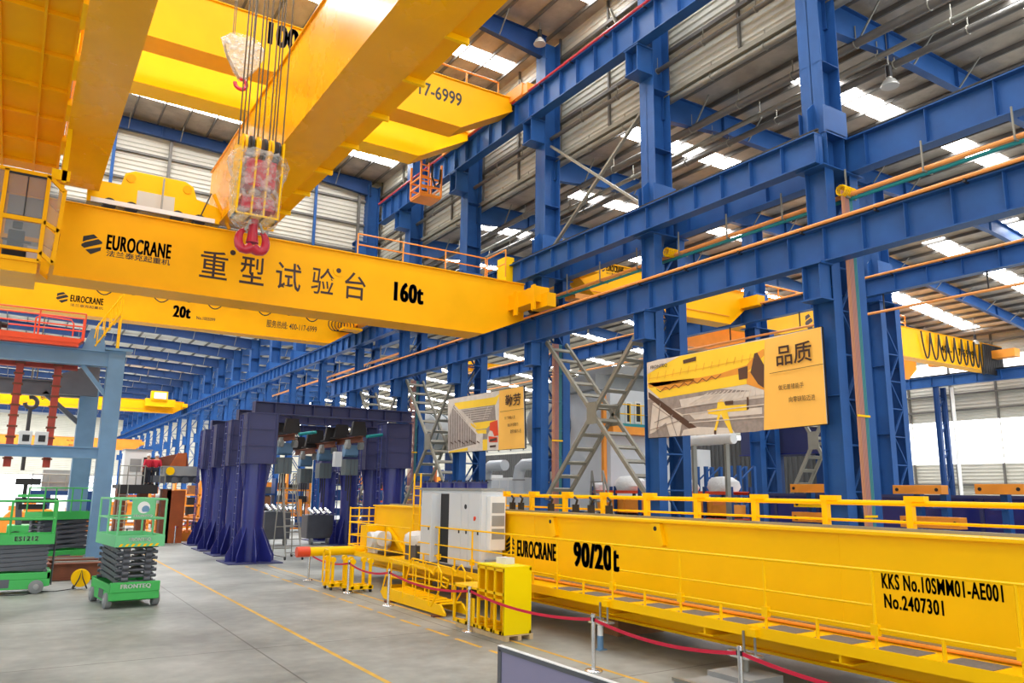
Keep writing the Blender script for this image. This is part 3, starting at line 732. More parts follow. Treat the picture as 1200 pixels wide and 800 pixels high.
wrapfilm((X, Y), [(11.4, .5, .45), (11.2, .56, .47), (11.0, .54, .45), (10.8, .46, .42), (10.6, .47, .4), (10.4, .44, .4), (10.2, .46, .38), (10.0, .44, .37), (9.8, .47, .36), (9.65, .4, .32), (9.55, .26, .2)], e)

e.scale = (1.3, 1.2, 1.0)
# small hook block of the upper crane
X, Y = 5.45, 27.0
zt = at(283, 52, Y=Y).z; zb = at(283, 95, Y=Y).z
e = thing('hook_block', 'small heart-shaped wrapped hook block with red hook, high beside the rope falls', 'hook block', (X, Y, zb))
g = G()
for y in (-.12, .1): g.prism([(X - .72, Y + y, zt - .05), (X - .5, Y + y, zt + .25), (X + .6, Y + y, zt + .1), (X + .75, Y + y, zt - .25), (X + .55, Y + y, zt - .75), (X + .1, Y + y, zb + .1), (X - .1, Y + y, zb + .1), (X - .55, Y + y, zt - .6)][::-1], (0, .03, 0))
g.build('side_plates', 'wood', e)
for dx in (-.4, .35): G().cyl((X + dx, Y - .1, zt - .15), (X + dx, Y + .1, zt - .15), .22, 18).build('sheave', 'steel', e, smooth=True)
G().ring((X, Y, zb - .12), .2, .07, (0, 1, 0), -60, 230, 20, 8).tube([(X, Y, zb + .2), (X, Y, zb + .05)], .08, 8).build('hook', 'red', e, smooth=True)
wrapfilm((X, Y), [(zt + .28, .55, .2), (zt, .78, .24), (zt - .4, .7, .24), (zb + .25, .3, .2), (zb + .05, .14, .14)], e, .9, 5, 24)
g = G()
for dx in (-.42, -.36, .3, .36): g.tube([(X + dx, Y, zt), (X + dx, Y, 25.3)], .016, 6)
g.build('hoist_rope', 'rope', e)

# ---- upper double girder crane (100 ... / hotline number)
e = thing('overhead_crane', 'highest yellow double-girder crane, on the red-topped runway, marked 100', 'crane', (9, 32, 20))
boxgirder(-9, 18.9, 30.0, 1.1, 19.98, 22.25, 'yellow', e, tr=2.85, tz=.72, name='main_girder')
boxgirder(-9, 18.75, 34.2, 1.1, 20.08, 22.1, 'lemon', e, tr=2.85, tz=.8, name='main_girder')
c_ = G().box(18.75, 28.9, 22.0, 19.4, 36.9, 22.6).box(18.8, 28.5, 21.95, 19.4, 29.6, 22.45).box(18.8, 36.2, 21.95, 19.4, 37.3, 22.45).build('end_carriage', 'orange', e)
for y in (29.0, 30.2, 35.6, 36.8): G().cyl((19.05, y, 22.3), (19.3, y, 22.3), .2, 14).build('wheel', 'dark', c_, smooth=True)
g = G(); handrail(g, [(9.5, 31.0, 22.3), (18.7, 31.0, 22.3)], 1.25, .05, 1.75); g.build('handrail', 'orange', e)
c_ = thing('x', 'x', 'x') if False else None
bx, by = 15.95, 34.9
bk = G(); xs, ys = (16.5, 17.7), (35.1, 36.3)
for x in xs:
    for y in ys: bk.bar((x, y, 18.5), (x, y, 20.3), .09)
for z in (18.5, 18.95, 19.4):
    for (p, q) in (((xs[0], ys[0]), (xs[1], ys[0])), ((xs[1], ys[0]), (xs[1], ys[1])), ((xs[1], ys[1]), (xs[0], ys[1])), ((xs[0], ys[1]), (xs[0], ys[0]))): bk.bar((p[0], p[1], z), (q[0], q[1], z), .08)
for k in range(6): bk.bar((xs[0], ys[0], 18.6 + .3 * k), (xs[0] + .45, ys[0], 18.6 + .3 * k), .05)
bk.bar((xs[0] + .45, ys[0], 18.5), (xs[0] + .45, ys[0], 20.3), .06); bk.box(xs[0], ys[0], 18.38, xs[1], ys[1], 18.52)
b_ = bk.build('service_basket', 'orange', e)
G().tube([(17.1, 35.0, 20.2), (17.1, 35.0, 19.5), (17.3, 35.0, 19.0), (17.55, 35.0, 19.2), (17.6, 35.0, 20.0)], .06, 8).build('hose', 'cable', b_, smooth=True)
G().box(16.8, 35.5, 18.52, 17.1, 35.8, 18.9).build('junction_box', 'dark', b_)
txtpx('100', (313, 51), (350, 59), (313, 24), 'dark', e, .05, Y=30.0)
txtpx('400-117-6999', (448, 97), (541, 121), (448, 80), 'dark', e, .02, Y=30.0)

# ---- crane marked 20t, further into the hall
Y2 = 48.6
e = thing('overhead_crane', 'yellow crane marked 20t with looped black cables, behind the 160t girder', 'crane', (8, 49, 12.4))
boxgirder(-8, 18.6, Y2, .9, at(300, 392, Y=Y2).z, at(300, 351, Y=Y2).z, 'yellow', e, tr=1.9, tz=.55, name='main_girder')
g = G(); zt = at(300, 351, Y=Y2).z; g.bar((-2, Y2 - .3, zt - .05), (18, Y2 - .3, zt - .05), .07)
for k in range(15): g.bar((-1.5 + 1.35 * k, Y2, zt + .1), (-1.5 + 1.35 * k, Y2 - .35, zt - .35), .07)
g.build('festoon_track', 'orange', e)
for k in range(9):
    x = 2.6 + 1.5 * k; pts = [(x + 1.5 * t, Y2 - .3, zt - .1 - (.75 if k % 2 else 1.0) * (1 - (2 * t - 1) ** 2) * .9) for t in [i / 10 for i in range(11)]]
    G().tube(pts, .035, 6).build('festoon_cable', 'cable', e, smooth=True)
logopx((65, 354), (79, 357), (65, 341), 'black', e, Y=Y2)
txtpx('EUROCRANE', (82, 353), (121, 356), (82, 345), 'black', e, .035, Y=Y2)
txtpx('法兰泰克起重机', (82, 358.5), (121, 361), (82, 355), 'black', e, .01, Y=Y2)
txtpx('20t', (202, 371), (223, 374), (202, 357), 'black', e, .045, Y=Y2)
txtpx('No.1005099', (230, 374), (252, 377), (230, 370), 'black', e, .02, Y=Y2)
txtpx('服务热线: 400-117-6999', (312, 383), (371, 389), (312, 374), 'black', e, .012, Y=Y2)
c_ = G().box(18.3, 46.6, 13.9, 18.95, 52.0, 14.55).box(18.6, 46.2, 13.95, 19.1, 47.2, 14.4).box(17.2, 47.4, 13.4, 18.5, 48.5, 13.55).build('end_carriage', 'yellow', e)
for y in (46.8, 51.3): G().cyl((18.95, y, 14.3), (19.4, y, 14.3), .25, 16).build('wheel', 'dark', c_, smooth=True)
for k in range(6): G().ring((16.9 + .22 * k, Y2 - .32, zt - 1.0), .12 + .32, .03, (0, 1, 0), 90, 450, 12).build('cable_coil', 'cable', e)

# ---- far cranes in the hall beyond
def simple_crane(lb, x0, x1, y, zb, zt, m='lemon', txtx=None, car=True, w=1.0, tl=0, tr=1.2, name='overhead_crane'):
    e = thing(name, lb, 'crane', ((x0 + x1) / 2, y, zb)); boxgirder(x0, x1, y, w, zb, zt, m, e, tl=tl, tr=tr, tz=.5, name='main_girder'); g = G(); g.bar((x0, y - .02, zb + (zt - zb) * .22), (x1 - tr, y - .02, zb + (zt - zb) * .22), .05, .03); g.build('web_stiffener', 'orange', e)
    if car:
        for xx in (x0, x1): G().box(xx - .3, y - 1.2, zb + (zt - zb) * .5, xx + .3, y + w + 2.2, zb + (zt - zb) * .8).build('end_carriage', m, e)
    return e
yf = 112.5
e = simple_crane('distant yellow crane crossing the hall beyond the slate-blue frame', -30, 18.9, yf, at(120, 479, Y=yf).z, at(120, 465, Y=yf).z, 'yellow')
G().box(14.0, yf - 1.2, 13.6, 17.6, yf - .1, 14.6).box(14.6, yf - 1.4, 14.4, 16.6, yf - .4, 15.6).build('trolley', 'yellow', e)
G().box(14.9, yf - 1.5, 14.6, 16.4, yf - 1.4, 15.4).build('trolley_panel', 'cab', e)
logopx((47, 468), (52, 468.3), (47, 463), 'text', e, Y=yf); txtpx('EUROCRANE', (52, 467), (66, 467.8), (52, 463.5), 'text', e, .03, Y=yf)
yf = 150
e = simple_crane('farthest yellow crane, low behind the slate-blue frame', -30, 18.9, yf, at(60, 524, Y=yf).z, at(60, 511, Y=yf).z, 'orange')
txtpx('No. 20t', (78, 516.5), (86, 517), (78, 514.5), 'text', e, .02, Y=yf)
txtpx('400-117-6999', (80, 522), (100, 522.5), (80, 520), 'text', e, .02, Y=yf)

# ---- cranes of the aisle and the far bay
yb_ = 28.2
e = simple_crane('yellow crane high in the aisle, seen just under the upper blue beam', 21.6, 33.0, yb_, at(690, 350, Y=yb_).z, 14.1, 'yellow', tl=1.2, w=.8)
logopx((704, 318), (709, 319), (704, 309), 'text', e, Y=yb_); txtpx('EUROCRANE', (710, 317), (731, 320), (710, 309), 'text', e, .04, Y=yb_)
txtpx('法兰泰克起重机', (710, 320.5), (731, 323.5), (710, 318), 'text', e, .01, Y=yb_)
zz_ = at(690, 350, Y=yb_).z; G().box(at(668, 350, Y=yb_ - .5).x, yb_ - .9, zz_ - .35, at(690, 350, Y=yb_ - .5).x, yb_ - .1, zz_ - .1).build('trolley_platform', 'orange', e)
yc = 31.6
z0c, z1c = at(1045, 414, Y=yc).z, at(1045, 380, Y=yc).z
e = thing('overhead_crane', 'yellow crane in the far bay with a long row of hanging black cable loops', 'crane', (50, yc, z0c))
boxgirder(34.4, at(1173, 407, Y=yc).x, yc, .9, z0c, z1c, 'yellow', e, tr=1.5, tz=.35, name='main_girder')
boxgirder(34.4, 60.0, yc + 2.6, .9, z0c - 1.0, z1c - 1.0, 'orange', e, tr=1.3, tz=.45, name='main_girder')
logopx((944, 387), (953, 389), (944, 367), 'text', e, Y=yc); txtpx('EUROCRANE', (955, 384), (1003, 394), (955, 371), 'text', e, .035, Y=yc)
txtpx('32t', (1028, 401), (1044, 404.5), (1028, 382), 'text', e, .045, Y=yc); txtpx('No.1910060', (1046, 404), (1055, 406), (1046, 401), 'text', e, .02, Y=yc)
txtpx('400-117-6999', (1103, 413), (1142, 421), (1103, 404), 'text', e, .03, Y=yc)
G().box(33.2, yc - 1.5, z0c + .3, 33.9, yc + 5, z0c + 1.0).build('end_carriage', 'orange', e); G().box(66.0, yc - 2, z1c - 1.2, 66.9, yc + 5, z1c - .55).build('end_carriage', 'orange', e)
g = G(); handrail(g, [(36, yc + .9, z1c + .1), (56, yc + .9, z1c + .1)], 1.1, .05, 1.8); g.build('handrail', 'orange', e)
G().box(50.4, yc + .2, z1c + .1, 51.2, yc + .8, z1c + .7).cyl((51.3, yc + .4, z1c + .4), (52.1, yc + .4, z1c + .4), .32, 12).build('drive_unit', 'green', e)
G().box(49.0, yc + .2, z1c + .1, 50.0, yc + .8, z1c + .6).build('control_box', 'cab', e)
xr = at(1170, 407, Y=yc).x; xl = at(1076, 388, Y=yc).x; xm = at(1148, 402, Y=yc).x
xs_ = [xl + (xm - xl) * (1 - (1 - i / 9) ** 1.25) for i in range(10)]
for a, c in zip(xs_, xs_[1:]):
    dp = 2.0 if (c - a) > .6 else 2.5
    G().tube([(a + (c - a) * t, yc - .2, z1c - .1 - dp * (1 - abs(2 * t - 1) ** 2.2)) for t in [i / 10 for i in range(11)]], .06, 6).build('festoon_cable', 'cable', e, smooth=True)
for k in range(10):
    x = xm + (xr - xm) * (k + .5) / 10; G().tube([(x - .1, yc - .2, z1c - .1), (x - .1, yc - .2, z1c - 2.5), (x + .1, yc - .2, z1c - 2.5), (x + .1, yc - .2, z1c - .1)], .07, 6).build('festoon_cable', 'cable', e)
hx = at(1051, 470, Y=yc + 3).x; hz = at(1051, 470, Y=yc + 3).z; hy = yc + 3
e = thing('hook_block', 'orange-yellow hook block hanging in the far bay beside the lattice column', 'hook block', (hx, hy, hz - 1))
G().prism([(hx - .7, hy - .2, hz + .4), (hx + .4, hy - .2, hz + .45), (hx + .75, hy - .2, hz + .2), (hx + .1, hy - .2, hz - .55), (hx - .55, hy - .2, hz - .6)][::-1], (0, .4, 0)).build('side_plates', 'yellow', e)
G().tube([(hx - .1, hy, hz - .5), (hx - .1, hy, hz - .8)], .1, 8).ring((hx - .1, hy, hz - 1.05), .25, .09, (0, 1, 0), -60, 210, 14).build('hook', 'dark', e, smooth=True)
g = G()
for dx in (-.5, -.3, .3, .5): g.tube([(hx + dx, hy, hz + .3), (hx + dx, hy, 13)], .03, 6)
g.build('hoist_rope', 'rope', e)
ys = 62.0
e = simple_crane('small yellow crane beyond the smaller banner, with a pale box on it', at(548, 425, Y=ys).x, at(614, 437, Y=ys).x, ys, at(580, 437, Y=ys).z, at(580, 427, Y=ys).z, 'yellow', w=.6)
a = at(556, 424, Y=ys - .3); c = at(564, 432, Y=ys - .3); G().box(a.x, ys - .3, c.z, c.x, ys - .05, a.z).build('electric_box', 'cab', e)
txtpx('EUROCRANE', (565, 432), (574, 433), (565, 430), 'text', e, .03, Y=ys)
# ================================================================ THE 90/20t GIRDER ON THE FLOOR
XG, ZB, ZT, YL = 11.9, .45, 2.58, 28.2
e = thing('crane_girder', 'huge yellow crane girder lying along the floor, marked 90/20t', 'crane girder', (12.6, 12, 0))
g = G(); g.box(XG, 1.5, ZB, 13.5, YL, ZT); g.box(XG - .12, 1.5, ZT, 13.7, YL, ZT + .05); g.box(XG - .12, 1.5, ZB - .05, 13.6, YL, ZB)
for y in (24.0, 17.5, 8.4, 3.5): g.box(XG - .006, y - .02, ZB, XG, y + .02, ZT)
g.build('box_girder', 'lemon', e)
g = G(); g.box(XG + .55, 1.5, ZT + .05, XG + .63, YL, ZT + .1); g.build('trolley_rail', 'steel', e)
for x, y, px in ((XG - .06, 0, 645), (XG - .06, 0, 768)):
    p = at(px, 620, X=XG - .1); G().prism([(XG - .1, p.y + dy, ZT + dz) for dy, dz in ((.15, -.02), (-.12, -.02), (-.16, -.18), (-.24, -.46), (-.14, -.5), (0, -.34), (.14, -.16))], (.1, 0, 0)).build('lifting_lug', 'lemon', e)
    c = Vector((XG - .105, p.y + .01, ZT - .13)); G().cyl(c, c + Vector((.006, 0, 0)), .05, 14).build('lug_hole', 'dark', e)
u_, v_ = (0, -1, 0), (0, 0, 1)
lx = dict(X=XG)
def ypx(s, bl, br, tl, m, bold):
    a, b_, t = at(*bl, **lx), at(*br, **lx), at(*tl, **lx); return txt(s, a, u_, v_, abs(a.y - b_.y), abs(t.z - a.z), m, e, bold)
ypx('EUROCRANE', (606, 651.5), (652, 654.5), (606, 632), 'black', .045)
ypx('90/20t', (672, 663), (726, 668), (672, 634), 'black', .045)
ypx('KKS No.10SMM01-AE001', (1034, 689), (1177, 706), (1034, 671), 'black', .026)
ypx('No.2407301', (1037, 712), (1107, 721), (1037, 695), 'black', .028)
a, b_, t = at(592.5, 651, **lx), at(603.5, 652, **lx), at(592.5, 627, **lx)
logo(a, u_, v_, abs(a.y - b_.y), t.z - a.z, 'black', e, [[(.45, .98), (.62, 1), (.95, .78), (.8, .72), (.6, .84), (.3, .7), (.12, .6), (.05, .72)], [(.02, .5), (.15, .55), (.72, .78), (.98, .62), (.9, .55), (.7, .64), (.25, .44), (.05, .4)], [(.0, .32), (.12, .36), (.6, .55), (.98, .42), (.9, .34), (.62, .42), (.25, .24), (.02, .2)], [(.2, .14), (.62, .3), (.98, .22), (.55, 0)]])
# walkway, toe plate and grit panels
wk = G().box(10.86, 3.0, .88, 11.86, YL + .3, .98).box(10.84, 3.0, .84, 10.87, YL + .3, 1.02).build('walkway', 'lemon', e)
for k in range(12):
    y = 3.6 + 1.02 * k
    G().box(11.0, y, .98, 11.55, y + .66, .986).build('grit_panel', 'mesh', wk)
for k in range(6):
    y = 5.0 + 2.75 * k; G().prism([(10.88, y, .84), (11.9, y, .84), (11.9, y, .62), (10.88, y, .72)], (0, .04, 0)).box(10.9, y - .16, .7, 11.8, y + .2, .72).build('walkway_bracket', 'lemon', wk)
G().tube([(11.66, 3, 1.03), (11.66, 17.5, 1.03)], .03, 8).build('conduit', 'orange', e, smooth=True)
g = G(); g.box(11.72, 3, .99, 11.86, 18, 1.06).build('cable_tray', 'steel', e)
g = G()
for y0, y1 in ((3.2, 22.4),):
    for z, r_ in ((2.12, .024), (1.3, .022)): g.tube([(10.9, y0, z), (10.9, y1, z)], r_, 6)
    g.tube([(10.9, y1, 1.62), (10.9, at(604, 650, X=10.9).y, 1.62)], .02, 6); g.tube([(10.9, at(727, 662, X=10.9).y, 1.62), (10.9, at(1022, 700, X=10.9).y, 1.62)], .02, 6)
    k = 0; y = y0
    while y <= y1:
        g.tube([(10.9, y, .9), (10.9, y, 2.12)], .026, 6); g.box(10.86, y - .06, 1.2, 10.95, y + .06, 1.36)
        if y + 1 < y1: g.tube([(10.9, y + .99, .9), (10.9, y + .99, 1.3)], .03, 6)
        y += 1.98
g.build('handrail', 'lemon', e)
# drive platform at the end of the girder
g = G()
for z in (2.0, 1.55, 1.2): g.tube([(10.9, 23.0, z), (10.9, 28.2, z), (10.95, 28.45, z), (12.0, 28.5, z)], .024, 6)
for y in (23.0, 24.9, 26.6, 28.2): g.tube([(10.9, y, .9), (10.9, y, 2.0)], .026, 6)
for x in (11.0, 11.35, 11.75, 12.0): g.tube([(x, 28.5, .9), (x, 28.5, 2.55)], .026, 6)
for z in (2.2, 2.5): g.tube([(11.0, 28.5, z), (13.2, 28.5, z)], .024, 6)
g.build('platform_railing', 'lemon', e)
g = G()
for y in (24.05, 24.55): g.tube([(11.72, y, 1.0), (11.72, y, 3.75)], .028, 6)
for k in range(8): g.tube([(11.72, 24.05, 1.15 + .31 * k), (11.72, 24.55, 1.15 + .31 * k)], .018, 6)
for z in (3.25,): g.tube([(11.72, 23.5, ZT), (11.72, 23.5, z), (11.72, 24.55, z)], .025, 6)
g.build('access_ladder', 'lemon', e)
G().box(11.2, 27.2, 1.0, 11.85, 27.9, 1.9).prism([(11.88, 25.4, 1.0), (11.88, 25.1, 1.0), (11.88, 26.7, 1.85), (11.88, 26.9, 1.85)], (-.12, 0, 0)).build('drive_bracket', 'lemon', e)
gm = G().cyl((11.0, 26.6, 1.42), (11.75, 26.6, 1.42), .3, 18).box(11.1, 26.3, 1.0, 11.6, 26.9, 1.3).cyl((11.3, 26.0, 1.5), (11.3, 26.5, 1.5), .26, 18).build('gear_motor', 'cab', e, smooth=True)
G().box(11.1, 25.2, 1.0, 11.7, 26.0, 1.1).build('motor_base', 'dark', e)
G().cyl((9.2, 27.6, 1.02), (11.9, 27.6, 1.02), .16, 16).build('buffer_rod', 'lemon', e, smooth=True); G().cyl((8.75, 27.6, 1.02), (9.2, 27.6, 1.02), .18, 16).build('red_buffer', 'redor', e, smooth=True)
for y in (23.4, 24.6): G().box(10.9, y - .06, .02, 11.02, y + .06, .88).box(12.4, y - .06, .02, 12.52, y + .06, .5).box(10.9, y - .1, 0, 12.5, y + .1, .12).box(10.9, y - .05, .3, 12.5, y + .05, .38).build('support_trestle', 'yellow', e)
for y in (6.0, 14.5, 21.5): G().box(12.0, y - .25, 0, 13.4, y + .25, .4).build('timber_block', 'pallet', e)
# far guard with upright posts along the top
g = G(); g.tube([(13.6, 1.5, 3.07), (13.6, 24, 3.07)], .05, 8); g.tube([(13.6, 1.5, 2.74), (13.6, 24, 2.74)], .028, 6); g.build('top_guard_rail', 'lemon', e, smooth=True)
for px in (505, 533, 560, 590, 623, 662, 707, 758, 817, 885, 968, 1067):
    y = at(px, 600, X=13.6).y
    if px >= 590: G().box(13.55, y - .06, ZT + .05, 13.67, y + .06, 3.12).box(13.53, y - .3, 3.1, 13.69, y + .07, 3.2).build('guard_post', 'lemon', e)
    else: G().box(13.52, y - .3, ZT + .05, 13.7, y + .3, 3.22).build('guard_post', 'lemon', e)
for k, px in enumerate((601, 611, 646, 675, 693, 714)):
    p = at(px, 590, X=13.3); G().box(13.22, p.y - .07, ZT + .05, 13.36, p.y + .07, ZT + .28).tube([(13.3, p.y, ZT + .28), (13.3, p.y - .06, ZT + .4), (13.3, p.y + .07, ZT + .48)], .035, 6).build('cable_clamp', 'dark', e)

CY = at(591, 620, X=11.77).y - 18.0                       # how far along the walkway the cabinet stands
e = thing('electrical_cabinet', 'pale grey electrical cabinet with open door slot on the yellow walkway', 'cabinet', (11.4, 20, .98))
G().box(11.08, 18.1, 1.08, 11.78, 21.85, 3.2).build('carcass', 'cab', e, bevel=.015)
G().box(11.04, 18.06, 3.2, 11.8, 21.9, 3.27).build('roof_cap', 'grey', e); G().box(11.06, 18.1, .98, 11.78, 21.85, 1.08).build('plinth', 'greydk', e)
for y0, y1 in ((18.14, 18.78), (18.8, 19.2), (19.22, 19.95), (20.55, 20.95), (21.15, 21.8)):
    d = G().box(11.055, y0, 1.12, 11.08, y1, 3.12).build('door', 'cab', e, bevel=.008); G().box(11.03, y0 + .06, 2.0, 11.055, y0 + .1, 2.12).build('latch', 'cabdk', d)
G().box(11.07, 20.0, 1.12, 11.082, 20.5, 3.1).build('door_gap', 'cabdk', e)
G().box(10.75, 20.48, 1.12, 11.06, 20.54, 3.1).build('open_door', 'cab', e)
c = Vector((11.05, 18.95, 2.75)); G().cyl(c, c + Vector((.01, 0, 0)), .07, 14).build('fan_opening', 'cabdk', e); c = Vector((11.03, 18.4, 2.45)); G().cyl(c, c + Vector((.03, 0, 0)), .05, 12).box(11.0, 18.36, 2.38, 11.03, 18.4, 2.48).build('red_switch', 'redor', e)
ac = G().box(11.25, 17.9, 1.6, 11.74, 18.1, 3.05).build('air_conditioner', 'white', e, bevel=.01)
for z in (1.9, 2.25, 2.6): G().box(11.3, 17.89, z, 11.7, 17.9, z + .28).build('vent_grille', 'grey', ac)
G().box(11.2, 17.85, 1.0, 11.6, 18.08, 1.35).build('terminal_box', 'grey', e)
e.location.y += CY
e = thing('equipment_box', 'dark box under white wrapping on the drive platform', 'box', (11.4, 23, .98))
G().box(11.2, 22.4, .98, 11.75, 23.2, 1.55).build('box_body', 'greydk', e); wrapfilm_o = G()
rnd = random.Random(4)
for i in range(5):
    for j in range(16):
        t = 2 * math.pi * j / 16; k = 1 + rnd.uniform(-.12, .14); s_ = [1.0, 1.1, 1.02, .7, .05][i]
        wrapfilm_o.v.append(Vector((11.47 + .36 * s_ * k * math.cos(t), 22.8 + .52 * s_ * k * math.sin(t), [1.45, 1.58, 1.75, 1.85, 1.9][i])))
for i in range(4):
    for j in range(16): wrapfilm_o.f.append([i * 16 + j, i * 16 + (j + 1) % 16, (i + 1) * 16 + (j + 1) % 16, (i + 1) * 16 + j])
wrapfilm_o.build('white_wrap', 'wrap', e, smooth=True); e.location.y += CY
for py, lb in ((13.3, 'clamp jack on a blue and white post under the yellow walkway'), (9.45, 'steel clamp jack under the walkway, nearest the camera')):
    e = thing('support_jack', lb, 'jack', (10.75, py, 0)); X = 10.72
    G().box(X - .16, py - .2, .52, X + .22, py + .2, .56).box(X - .08, py - .34, .56, X + .06, py + .34, .6).build('clamp_plate', 'chrome', e)
    for dy in (-.12, .12): G().cyl((X + .1, py + dy, .5), (X + .1, py + dy, .92), .022, 8).build('clamp_bolt', 'steel', e)
    G().box(X + .02, py - .2, .86, X + .16, py - .05, .98).build('hook_plate', 'lemon', e)
    if py > 12: G().cyl((X, py, .28), (X, py, .52), .06, 12).build('upper_post', 'white', e, smooth=True); G().cyl((X, py, 0), (X, py, .28), .065, 12).box(X - .1, py - .1, 0, X + .1, py + .1, .02).build('blue_post', 'slate', e, smooth=True)
    else: G().cyl((X, py, .3), (X, py, .52), .05, 12).build('upper_post', 'steel', e); G().box(X - .5, py - .5, 0, X + .3, py + .4, .3).build('concrete_block', 'grey', e)

# barrier posts and belt
SX = 9.35
posts = [28.0, 24.1, 21.0, 16.4, 11.8, 8.35, 4.6]
lbs = ['stainless barrier post farthest along the red belt, beside the rolling ladder', 'stainless barrier post standing before the yellow roller carts', 'stainless barrier post at the far end of the lying yellow staircase', 'stainless barrier post between the lying staircase and the yellow cage',
       'stainless barrier post nearest the grey sign board', 'stainless barrier post in front of the concrete-block jack', 'stainless barrier post at the near end of the belt']
p0 = None
for y, lb in zip(posts[:6], lbs):
    if p0 is None:
        p0 = thing('barrier_post', lb, 'barrier post', (SX, y, 0), 'stainless barrier posts')
        G().lathe((SX, y, 0), [(.17, 0), (.17, .02), (.15, .04), (.03, .055)], 24).build('base', 'chrome', p0, smooth=True)
        G().cyl((SX, y, .04), (SX, y, .96), .04, 14).lathe((SX, y, .95), [(.046, 0), (.046, .05), (.01, .06)], 14).build('pole', 'chrome', p0, smooth=True)
        G().box(SX - .03, y - .045, .87, SX + .03, y + .045, .94).build('belt_clip', 'cabdk', p0)
    else: copy_tree(p0, (SX, y, 0), label=lb)
bl = ['red barrier belt from the rolling ladder to the roller carts', 'red barrier belt before the roller carts', 'red barrier belt in front of the lying staircase', 'red barrier belt crossing the yellow cage', 'red barrier belt hanging below the walkway jack', 'red barrier belt at the near corner of the floor girder']
for (a, c), lb in zip(zip(posts, posts[1:]), bl):
    g = G(); n_ = 14; sag = .1 + .012 * (a - c)
    P = [Vector((SX, a + (c - a) * i / n_, .905 - sag * (1 - (2 * i / n_ - 1) ** 2))) for i in range(n_ + 1)]
    for q, s_ in zip(P, P[1:]): g.prism([q - Vector((.004, 0, .028)), s_ - Vector((.004, 0, .028)), s_ + Vector((-.004, 0, .028)), q + Vector((-.004, 0, .028))], (.008, 0, 0))
    tag(g.build('barrier_belt', 'belt', o=(SX, (a + c) / 2, .8)), lb, 'belt', 'red barrier belts', 'thing')

# yellow roller carts
e0 = None
for (x, y), lb in (((9.45, 25.3), 'yellow cart with four posts and hand loop, behind the barrier belt'), ((9.75, 24.35), 'yellow cart with posts, in front of the cart with the hand loop')):
    e = thing('roller_cart', lb, 'cart', (x, y, 0), 'yellow roller carts')
    g = G(); g.box(x - .4, y - .35, .1, x + .4, y - .2, .22); g.box(x - .4, y + .2, .1, x + .4, y + .35, .22)
    for k in range(3): g.box(x - .35 + .3 * k, y - .35, .12, x - .25 + .3 * k, y + .35, .2)
    g.build('base_frame', 'lemon', e)
    for dx, dy in ((-.3, -.28), (.3, -.28), (-.3, .28), (.3, .28)): p = G().box(x + dx - .04, y + dy - .04, .2, x + dx + .04, y + dy + .04, .92).build('post', 'lemon', e); G().cyl((x + dx, y + dy - .06, .95), (x + dx, y + dy + .06, .95), .09, 14).build('roller', 'lemon', p, smooth=True)
    if y > 25: G().tube([(x - .42, y - .3, .2), (x - .42, y - .3, 1.15), (x - .42, y - .2, 1.25), (x - .42, y + .2, 1.25), (x - .42, y + .3, 1.15), (x - .42, y + .3, .2)], .03, 6).tube([(x - .42, y - .3, .6), (x - .42, y + .3, .6)], .025, 6).build('hand_loop', 'lemon', e)
    for dx in (-.33, .33):
        for dy in (-.28, .28): G().cyl((x + dx - .03, y + dy, .06), (x + dx + .03, y + dy, .06), .06, 10).build('caster', 'dark', e)

# yellow staircase lying on the floor
e = thing('stair_flight', 'yellow staircase with looped handrails lying on the floor beside the barrier', 'staircase', (10.0, 20, 0))
X0, X1, Ya, Yb = 9.72, 10.42, 18.35, 22.2
G().prism([(X0, Ya, .05), (X0, Yb, .05), (X0, Yb + .25, .22), (X0, Yb, .38), (X0, Ya + .25, .3), (X0, Ya, .12)][::-1], (.06, 0, 0)).prism([(X1 - .06, Ya, .05), (X1 - .06, Yb, .05), (X1 - .06, Yb + .25, .22), (X1 - .06, Yb, .38), (X1 - .06, Ya + .25, .3), (X1 - .06, Ya, .12)][::-1], (.06, 0, 0)).build('stringer', 'lemon', e)
for k in range(9): y = Ya + .25 + .42 * k; G().prism([(X0 + .05, y, .3), (X0 + .05, y + .36, .2), (X0 + .05, y + .38, .24), (X0 + .05, y + .02, .35)][::-1], (X1 - X0 - .1, 0, 0)).build('tread', 'lemon', e)
for x in (X0, X1):
    g = G()
    g.tube([(x, Yb + .1, .3), (x, Yb - .35, 1.15), (x, Yb - .45, 1.2), (x, Ya + .9, 1.12), (x, Ya + .65, 1.02), (x, Ya + .6, 1.15), (x, Ya + .4, 1.25), (x, Ya + .2, 1.1), (x, Ya + .2, .8), (x, Ya + .35, .6)], .024, 6)
    g.tube([(x, Yb - .15, .72), (x, Ya + .3, .7)], .02, 6); g.tube([(x, Ya + .35, .6), (x, Ya + .75, .2)], .024, 6); g.tube([(x, Ya + .2, .8), (x, Ya - .1, .75), (x, Ya - .2, .95), (x, Ya + .1, 1.0)], .022, 6)
    for k in range(4): g.tube([(x, Yb - .5 - .82 * k, .2), (x, Yb - .5 - .82 * k, 1.18)], .02, 6)
    g.build('handrail', 'lemon', e)
G().box(9.55, 18.6, 0, 9.95, 18.75, .05).box(9.55, 21.6, 0, 10.5, 21.75, .05).build('timber_batten', 'rust', e)

